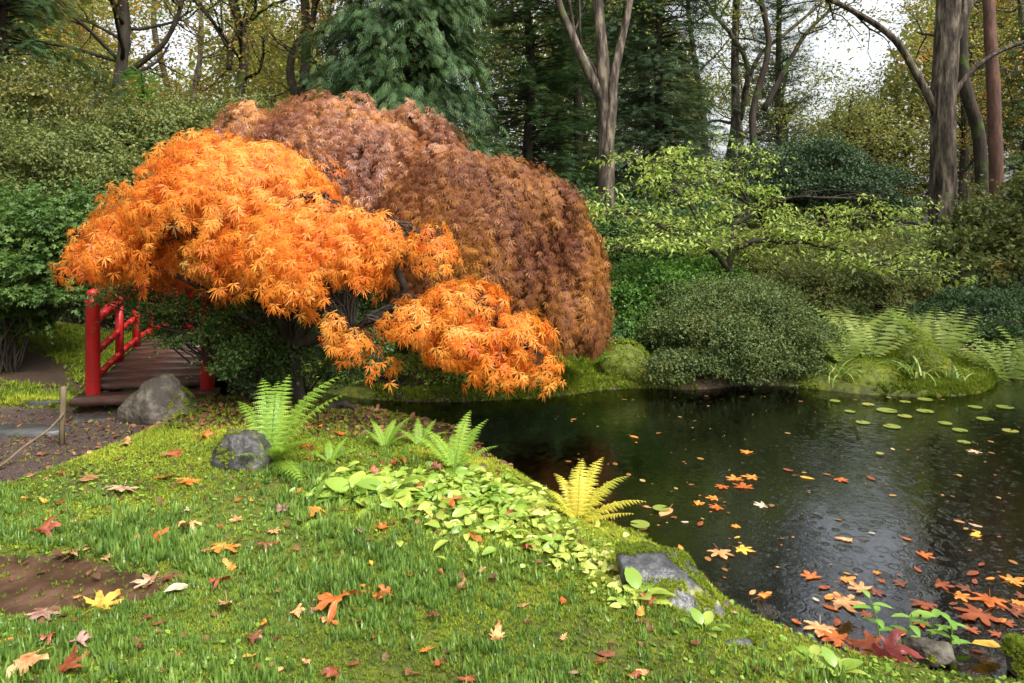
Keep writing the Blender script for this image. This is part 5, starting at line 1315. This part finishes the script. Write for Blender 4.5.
LAWN = [ # px, py, width px, kind, colour, label
 (125, 449, 30, 'oak', 'tan', 'tan lobed oak leaf below the pointed boulder'),
 (92, 479, 44, 'oak', 'tan', 'long tan leaf with an upturned edge on moss near the path'),
 (123, 492, 40, 'maple', 'pale', 'large pale pointed leaf lying right of the long tan leaf'),
 (165, 480, 26, 'maple', 'deep', 'left leaf of the deep orange pair in front of the squat boulder'),
 (190, 484, 30, 'maple', 'orange', 'orange star-shaped leaf, right one of the pair before the squat boulder'),
 (178, 457, 26, 'maple', 'rust', 'shredded rust leaf between the two boulders'),
 (46, 505, 18, 'oak', 'yellow', 'small golden leaf standing on edge left on the moss'),
 (62, 505, 18, 'plain', 'rust', 'small rust leaf touching the small golden leaf'),
 (30, 502, 16, 'plain', 'orange', 'small tan orange leaf left of the small golden leaf'),
 (58, 527, 30, 'oak', 'lime', 'yellow green jagged leaf above the mud patch'),
 (44, 538, 34, 'maple', 'rust', 'rust red crumpled leaf just above the mud patch'),
 (70, 557, 40, 'maple', 'tan', 'tan orange leaf on the upper rim of the mud patch'),
 (145, 545, 46, 'maple', 'deep', 'big reddish orange leaf right above the mud patch end'),
 (190, 531, 30, 'maple', 'peach', 'peach leaf with curled points above the overlapping orange leaves'),
 (186, 516, 20, 'oak', 'pale', 'thin pale curled leaf above the peach leaf'),
 (206, 554, 32, 'oak', 'peach', 'left leaf of the overlapping peach and orange pair mid lawn'),
 (226, 551, 42, 'maple', 'orange', 'right leaf of the overlapping pair mid lawn, orange'),
 (266, 549, 20, 'maple', 'brown', 'dark brown leaf right of the overlapping orange pair'),
 (150, 585, 36, 'maple', 'pale', 'pale apricot leaf on the right end of the mud patch'),
 (180, 592, 36, 'plain', 'cream', 'narrow cream leaf right of the pale apricot leaf'),
 (233, 572, 26, 'oak', 'orange', 'orange leaf above the brown one at mid lawn left'),
 (221, 588, 28, 'maple', 'rust', 'rust leaf touching the orange one at mid lawn left'),
 (227, 607, 44, 'oak', 'tan', 'long tan leaf propped up in the grass right of the mud patch'),
 (100, 609, 46, 'maple', 'yellow', 'golden orange leaf on the lower rim of the mud patch'),
 (45, 618, 38, 'maple', 'pink', 'pinkish brown folded leaf at the lower left of the mud patch'),
 (342, 612, 58, 'maple', 'deep', 'widest deep orange leaf in the middle of the front lawn'),
 (313, 613, 22, 'oak', 'pink', 'pinkish leaf touching the left tip of the widest orange leaf'),
 (376, 592, 36, 'maple', 'orange', 'orange leaf right of and above the widest one'),
 (386, 602, 26, 'maple', 'deep', 'red orange leaf tucked under the orange leaf in the lawn middle'),
 (336, 628, 14, 'plain', 'deep', 'tiny orange leaf just below the widest orange leaf'),
 (264, 628, 18, 'plain', 'orange', 'small orange leaf alone in the grass left of the widest leaf'),
 (78, 650, 28, 'maple', 'pink', 'grey pink leaf in the grass at lower left'),
 (8, 645, 20, 'plain', 'orange', 'orange leaf at the left frame edge below the mud patch'),
 (8, 652, 16, 'plain', 'pink', 'dull pink leaf under the orange one at the left frame edge'),
 (25, 672, 48, 'maple', 'peach', 'large peach leaf in the bottom left corner'),
 (64, 676, 50, 'maple', 'rust', 'dark rust leaf beside the peach leaf in the bottom left corner'),
 (253, 661, 20, 'plain', 'yellow', 'small yellow leaf low in the front grass'),
 (309, 668, 16, 'oak', 'peach', 'crumpled peach leaf near the bottom edge right of the small yellow leaf'),
 (298, 497, 24, 'plain', 'orange', 'orange curled leaf in front of the tall fern'),
 (280, 512, 26, 'maple', 'pink', 'pink brown leaf below the orange curled leaf'),
 (236, 503, 16, 'oak', 'deep', 'narrow red orange leaf below the squat boulder'),
 (252, 505, 14, 'plain', 'orange', 'small orange leaf right of the narrow red orange leaf'),
 (236, 524, 16, 'maple', 'peach', 'small peach leaf below the narrow red orange leaf'),
 (316, 517, 28, 'maple', 'orange', 'orange leaf among the seedling clump left of the ground cover'),
 (360, 533, 24, 'plain', 'pink', 'flat pinkish leaf below the left end of the ground cover'),
 (383, 531, 18, 'maple', 'deep', 'rusty orange leaf right of the flat pinkish leaf'),
 (418, 493, 24, 'maple', 'rust', 'rust leaf lying on the ground cover behind the hosta'),
 (446, 509, 30, 'maple', 'deep', 'orange brown leaf in the middle of the ground cover'),
 (466, 491, 16, 'maple', 'rust', 'small rust leaf high in the ground cover'),
 (477, 543, 28, 'plain', 'deep', 'curved red orange leaf below the ground cover'),
 (532, 516, 27, 'maple', 'orange', 'bright orange leaf at the right end of the ground cover'),
 (508, 518, 20, 'maple', 'rust', 'rust leaf left of the bright orange one at the ground cover end'),
 (528, 553, 24, 'maple', 'rust', 'tall rust leaf among the pale leaves sloping to the pond'),
 (549, 540, 20, 'maple', 'pink', 'pink brown leaf below the yellowing fern'),
 (580, 545, 16, 'plain', 'wine', 'wine coloured small leaf below the yellowing fern'),
 (563, 606, 20, 'plain', 'deep', 'orange brown folded leaf in the moss left of the rock'),
 (640, 620, 24, 'plain', 'orange', 'lower orange leaf at the left foot of the flat-topped rock'),
 (652, 608, 26, 'maple', 'rust', 'upper red brown leaf at the left foot of the flat-topped rock'),
 (696, 598, 18, 'maple', 'peach', 'peach leaf on the moss of the flat-topped rock'),
 (423, 655, 26, 'oak', 'orange', 'orange leaf at the lower middle of the lawn'),
 (440, 667, 30, 'oak', 'rust', 'rust leaf below the orange one at the lower middle'),
 (497, 643, 42, 'oak', 'peach', 'long peach leaf lying across the lower middle grass'),
 (434, 621, 22, 'maple', 'brown', 'brown leaf right of the widest orange leaf'),
 (441, 577, 12, 'plain', 'rust', 'tiny rust leaf in the upper middle grass'),
 (410, 579, 20, 'maple', 'deep', 'small deep orange leaf above the orange leaf pair'),
 (604, 666, 20, 'maple', 'rust', 'rust leaf near the bottom edge below the rock'),
 (571, 678, 22, 'plain', 'pink', 'pink leaf touching the bottom edge'),
 (641, 678, 20, 'plain', 'peach', 'peach leaf at the bottom edge below the rock'),
 (371, 566, 12, 'plain', 'yellow', 'small yellow upright leaf above the orange leaf pair'),
 (380, 637, 10, 'plain', 'deep', 'tiny orange leaf right of the tip of the widest leaf'),
 (481, 575, 12, 'plain', 'peach', 'small apricot leaf in the yellowish moss mid lawn'),
 (120, 462, 12, 'plain', 'brown', 'small brown leaf below the lobed oak leaf'),
 (90, 455, 14, 'plain', 'tan', 'small tan leaf at the path edge right of the stake'),
 (20, 400, 16, 'plain', 'orange', 'orange leaf on moss at the far left beyond the stepping stones'),
 (90, 398, 22, 'oak', 'tan', 'tan leaf beside the foot of the left bridge post'),
 (320, 430, 14, 'plain', 'deep', 'red leaf in the shade right of the tall fern'),
 (342, 436, 20, 'plain', 'deep', 'long red leaf in the shade in front of the maple root'),
 (308, 448, 18, 'maple', 'deep', 'red orange leaf between the tall fern and the small fern'),
 (312, 462, 14, 'plain', 'deep', 'orange scrap left of the small fern'),
 (357, 466, 14, 'oak', 'orange', 'upright orange leaf right of the small fern'),
 (372, 478, 20, 'maple', 'rust', 'rust leaf above the hosta leaves'),
 (395, 468, 26, 'maple', 'rust', 'rust red leaf below the little shaded fern'),
 (436, 474, 22, 'maple', 'brown', 'brown leaf left of the slender fern'),
 (205, 440, 18, 'maple', 'deep', 'orange leaf left of the squat boulder'),
]
for px, py, w, kind, col, lab in LAWN:
    p = G(px, py); leaf(p, w/F*p[1]*.98, kind, col, lab, lift=.02)
rng = RS(410)
for i in range(84):
    u = rng.uniform(); px, py = (rng.uniform(0, 420), rng.uniform(470, 683)) if u < .5 else ((rng.uniform(200, 560), rng.uniform(425, 560)) if u < .85 else (rng.uniform(420, 760), rng.uniform(560, 683)))
    p = G(px, py)
    if signed([p[:2]])[0] < .08: continue
    nm = rng.choice(['tan', 'rust', 'brown', 'deep', 'peach', 'brown']); word = {'tan': 'tan', 'rust': 'rusty', 'brown': 'dark brown', 'deep': 'dull orange', 'peach': 'pale orange'}[nm]
    leaf(p, rng.uniform(.045, .105), rng.choice(['oak', 'maple', 'oak', 'plain']), nm, 'small '+word+' leaf strewn in the lawn and moss', word+' small leaves strewn on the lawn', lift=.014)
POND = [
 (735, 480, 22, 'maple', 'orange', 'left leaf of the upper orange raft on the pond'), (753, 478, 22, 'maple', 'orange', 'right leaf of the upper orange raft on the pond'),
 (744, 488, 26, 'maple', 'deep', 'lowest leaf of the upper orange raft on the pond'), (722, 487, 18, 'maple', 'deep', 'darker leaf left below the upper orange raft'),
 (715, 499, 18, 'maple', 'orange', 'topmost leaf of the small raft below the big orange one'), (697, 504, 16, 'maple', 'orange', 'leftmost leaf of the small raft below the big orange one'), (718, 508, 20, 'maple', 'deep', 'lowest leaf of the small raft below the big orange one'),
 (763, 506, 20, 'maple', 'cream', 'cream leaf floating right of the small raft'), (686, 523, 11, 'plain', 'cream', 'small cream leaf floating above the lily pad by the yellow fern'),
 (737, 527, 13, 'maple', 'orange', 'small orange leaf floating alone under the rafts'), (738, 538, 10, 'plain', 'yellow', 'tiny yellow leaf floating under the small orange one'),
 (720, 553, 32, 'maple', 'peach', 'peach leaf floating off the tip of the flat-topped rock'), (742, 550, 26, 'maple', 'yellow', 'golden leaf touching the peach leaf off the rock'), (681, 549, 14, 'plain', 'orange', 'orange leaf floating behind the flat-topped rock'),
 (762, 597, 26, 'oak', 'orange', 'orange leaf floating right of the rock'), (752, 594, 16, 'plain', 'peach', 'peach scrap beside the orange leaf right of the rock'),
 (850, 541, 26, 'oak', 'peach', 'pale leaf floating below the bright sky reflection'), (873, 534, 9, 'plain', 'cream', 'tiny cream leaf in the bright sky reflection'),
 (975, 537, 26, 'oak', 'yellow', 'golden oak leaf floating right of the sky reflection'), (923, 556, 22, 'maple', 'deep', 'orange maple leaf floating below the sky reflection to the right'),
 (908, 540, 13, 'plain', 'deep', 'dark orange leaf right of the sky reflection'), (982, 565, 14, 'plain', 'rust', 'rust leaf below the golden oak leaf'), (978, 527, 16, 'plain', 'pale', 'pale leaf above the golden oak leaf'),
 (812, 578, 24, 'maple', 'deep', 'orange leaf left of the big peach leaf near the shore'), (844, 581, 28, 'oak', 'orange', 'orange leaf above the big peach leaf near the shore'),
 (840, 602, 46, 'maple', 'peach', 'big peach leaf near the bottom shore'), (862, 590, 30, 'maple', 'peach', 'peach leaf over the right tip of the big peach leaf'), (815, 600, 12, 'plain', 'cream', 'small cream leaf left of the big peach leaf'),
 (1012, 582, 30, 'maple', 'orange', 'orange leaf at the right frame edge on the water'), (960, 597, 26, 'maple', 'orange', 'orange leaf among the right shore drift'), (990, 600, 40, 'maple', 'deep', 'large orange leaf in the right shore drift'),
 (1015, 603, 30, 'oak', 'orange', 'orange oak leaf in the right shore drift near the frame edge'), (980, 615, 50, 'maple', 'rust', 'large rust leaf in the right shore drift'), (925, 605, 30, 'maple', 'rust', 'rust leaf left of the right shore drift'), (940, 585, 26, 'maple', 'rust', 'sunken-looking rust leaf above the right shore drift'),
 (785, 635, 34, 'maple', 'rust', 'rust leaf at the foot of the low slate rock'), (820, 628, 40, 'maple', 'peach', 'peach brown leaf at the bottom shore'), (795, 622, 16, 'plain', 'deep', 'deep orange leaf right of the low slate rock'), (838, 640, 40, 'maple', 'deep', 'deep orange leaf beside the dark red leaf'),
 (805, 478, 18, 'plain', 'yellow', 'yellow leaf floating mid pond above the sky reflection'), (840, 480, 18, 'maple', 'deep', 'orange leaf floating mid pond right of the yellow one'), (870, 478, 18, 'plain', 'rust', 'rust leaf floating mid pond above the sky reflection'), (790, 471, 14, 'plain', 'rust', 'rust leaf floating above the yellow one mid pond'),
 (748, 453, 17, 'maple', 'orange', 'orange leaf floating at the left middle of the pond'), (975, 452, 18, 'maple', 'pale', 'pale leaf floating at the right middle of the pond'), (893, 450, 10, 'plain', 'pale', 'little pale leaf floating beyond the sky reflection'), (633, 437, 14, 'plain', 'orange', 'orange leaf floating below the azalea left end'),
 (700, 525, 16, 'plain', 'rust', 'rust leaf floating left of the small orange one'), (645, 507, 14, 'oak', 'tan', 'tan leaf beside the lily pads by the yellow fern'), (667, 512, 34, 'plain', 'peach', 'long peach leaf right of the lily pads by the yellow fern'),
]
for px, py, w, kind, col, lab in POND:
    p = GW(px, py); leaf(p, w/F*p[1]*1.0, kind, col, lab, 'leaves floating on the pond', True, lift=.007)
rng = RS(400)
fl = []
for i in range(45):      # small leaves and needles scattered on the open water
    if i < 45: px, py = rng.uniform(820, 1040), rng.uniform(570, 655)
    else: px, py = rng.uniform(560, 1030), 398+(rng.uniform(0, 1)**1.5)*150
    p = GW(px, py)
    if signed([p[:2]])[0] > -.06: continue
    big = i < 45
    nm = rng.choice(['rust', 'rust', 'deep', 'orange', 'brown', 'brown'] if big else ['rust', 'deep', 'orange', 'tan', 'yellow', 'pale', 'brown'])
    word = {'rust': 'rust red', 'deep': 'deep orange', 'orange': 'orange', 'brown': 'dark brown', 'tan': 'tan', 'yellow': 'golden', 'pale': 'pale'}[nm]
    leaf(p, rng.uniform(.06, .13) if big else rng.uniform(.03, .09), rng.choice(['maple', 'plain'] if big else ['plain', 'plain', 'oak']), nm,
         (word+' leaf in the drift along the lower right shore') if big else ('small '+word+' leaf scattered on the open pond'),
         word+(' drift leaves at the lower right shore' if big else ' leaves scattered on open water'), True, lift=.005 if not big else .004+.002*rng.uniform())
rng = RS(402); P3 = np.array([GW(rng.uniform(555, 1040), 396+(rng.uniform()**1.6)*190) for _ in range(210)]); P3 = P3[signed(P3[:, :2]) < -.06]; m = len(P3)
g = Geo(); g.inst(T_oval(.32, .02, .02), P3+[0, 0, .004], frames(nrm(rng.normal(size=(m, 3))*[1, 1, 0]), np.tile([0, 0, 1.], (m, 1))), np.where(rng.uniform(size=m) < .8, rng.uniform(.012, .03, m), rng.uniform(.035, .07, m)), rng.uniform(.2, 1, m))
o = g.build('floating_leaves', leaf_mat('floating_scrap', [(0, .06, .03, .015), (.45, .22, .09, .03), (.75, .36, .17, .05), (1, .45, .38, .15)], .1, .4, 3, .1)); tag(o, kind='stuff')
rng = RS(401)
for i in range(26):       # sunk leaves on the shallow bed
    p = GW(rng.uniform(700, 1020), rng.uniform(570, 660))
    if signed([p[:2]])[0] > -.08: continue
    leaf((p[0], p[1], gz(p[0], p[1])), rng.uniform(.14, .24), 'maple', rng.choice(['peach', 'orange', 'deep']), 'sunken maple leaf dimly seen on the shallow pond bed', 'sunken leaves on the pond bed', lift=.02)
# the crumpled dark red leaf at the bottom shore
p = GW(885, 665); leaf((p[0], p[1]-.03, WZ+.06), .30, 'maple', 'wine', 'large crumpled dark red leaf between the seedlings at the bottom edge', lift=.0, tilt=.7)
p = GW(872, 655); leaf((p[0], p[1]-.02, WZ+.04), .22, 'maple', 'rust', 'crumpled rust leaf leaning on the large dark red leaf', lift=.0, tilt=.6)
p = GW(990, 655); leaf((p[0], p[1], WZ+.05), .20, 'plain', 'yellow', 'long yellow leaf lying by the dark mossy corner rock', lift=.0, tilt=.2)
p = GW(850, 612); leaf((p[0], p[1], WZ+.05), .20, 'oak', 'yellow', 'long golden leaf leaning up behind the upright seedling', lift=.02, tilt=.6)

# small scraps all over the lawn, as litter
def scraps(name, n, x0, x1, y0, y1, f, size, mat, lift=.008, seed=5, up=1.):
    rng = RS(seed); P2 = near_pts(rng, n, x0, x1, y0, y1, f); m = len(P2); zz = height(P2)
    g = Geo(); g.inst(T_oval(.3, .12, .2), np.concatenate([P2, zz[:, None]+lift], 1), frames(nrm(rng.normal(size=(m, 3))*[1, 1, .35]), nrm(rng.normal(0, .35, (m, 3))+[0, 0, up])), size*rng.uniform(.5, 1.4, m), rng.uniform(0, 1, m))
    o = g.build(name, M[mat]); tag(o, kind='stuff')
scraps('leaf_litter', 16000, -4.2, .5, 4.2, 7.5, lambda P, sd: np.clip(litter_w(P)*.9+.02, 0, 1)*.5, .055, 'litter')
scraps('leaf_scraps', 3000, -4.5, 2.4, 2.1, 7.2, lambda P, sd: np.full(len(P), .24), .042, 'litter', .018, 6)
scraps('path_litter', 9000, -6.5, -2.9, 3.5, 7.0, lambda P, sd: path_w(P)*.3, .03, 'litter', .006, 7)

# lily pads
def pad_mesh(seed):
    rng = RS(seed); k = 22; a = np.linspace(math.radians(12), math.radians(348), k); rr = 1+.05*snoise(np.stack([np.cos(a), np.sin(a)], -1), 3, seed)
    V = [(0, 0, 0)]+[(math.cos(t)*q, math.sin(t)*q, .01) for t, q in zip(a, rr)]
    me = bpy.data.meshes.new('lily_pad'); me.from_pydata(V, [], [(0, i, i+1) for i in range(1, k)])
    at = me.attributes.new('rnd', 'FLOAT', 'POINT'); v = rng.uniform(.1, .9); at.data.foreach_set('value', np.full(k+1, v, np.float32)); me.materials.append(M['lily']); return me
PM = [pad_mesh(i) for i in range(5)]
PADS = [(863, 423, 20, 'round lily pad at the left front of the lily group'), (892, 427, 26, 'largest lily pad at the front middle of the lily group'), (887, 411, 30, 'wide lily pad behind the largest one'), (850, 412, 16, 'small lily pad left of the wide lily pad'),
 (868, 405, 18, 'lily pad close below the bright moss mound'), (925, 400, 22, 'lily pad under the pale iris leaves'), (960, 431, 22, 'lily pad alone at the right front of the lily group'), (964, 443, 18, 'nearest lily pad of the right group'), (945, 424, 20, 'lily pad behind the lone right front pad'),
 (905, 417, 20, 'lily pad right behind the largest one'), (925, 412, 24, 'lily pad in the middle of the lily group'), (985, 420, 24, 'lily pad toward the right edge of the group'), (1005, 408, 24, 'lily pad farthest right at the bay mouth'), (975, 408, 20, 'lily pad in front of the bay'), (1010, 432, 22, 'lily pad at the right frame edge'),
 (640, 526, 30, 'green lily pad below the yellowing fern'), (661, 510, 26, 'olive lily pad right of the yellowing fern'), (835, 402, 16, 'lily pad under the iris at the azalea side'), (905, 403, 16, 'little lily pad in front of the moss mound'), (880, 455, 12, 'tiny lily pad nearest the sky reflection')]
for i, (px, py, w, lab) in enumerate(PADS):
    p = GW(px, py); o = bpy.data.objects.new('lily_pad', PM[i % 5]); COL.objects.link(o); s = w/F*p[1]*.32
    o.location = (float(p[0]), float(p[1]), WZ+.006+.0004*i); o.scale = (s, s, .3); o.rotation_euler = (0, 0, lrng.uniform(0, 6.28)); tag(o, lab, 'lily pad', 'lily pads on the pond')
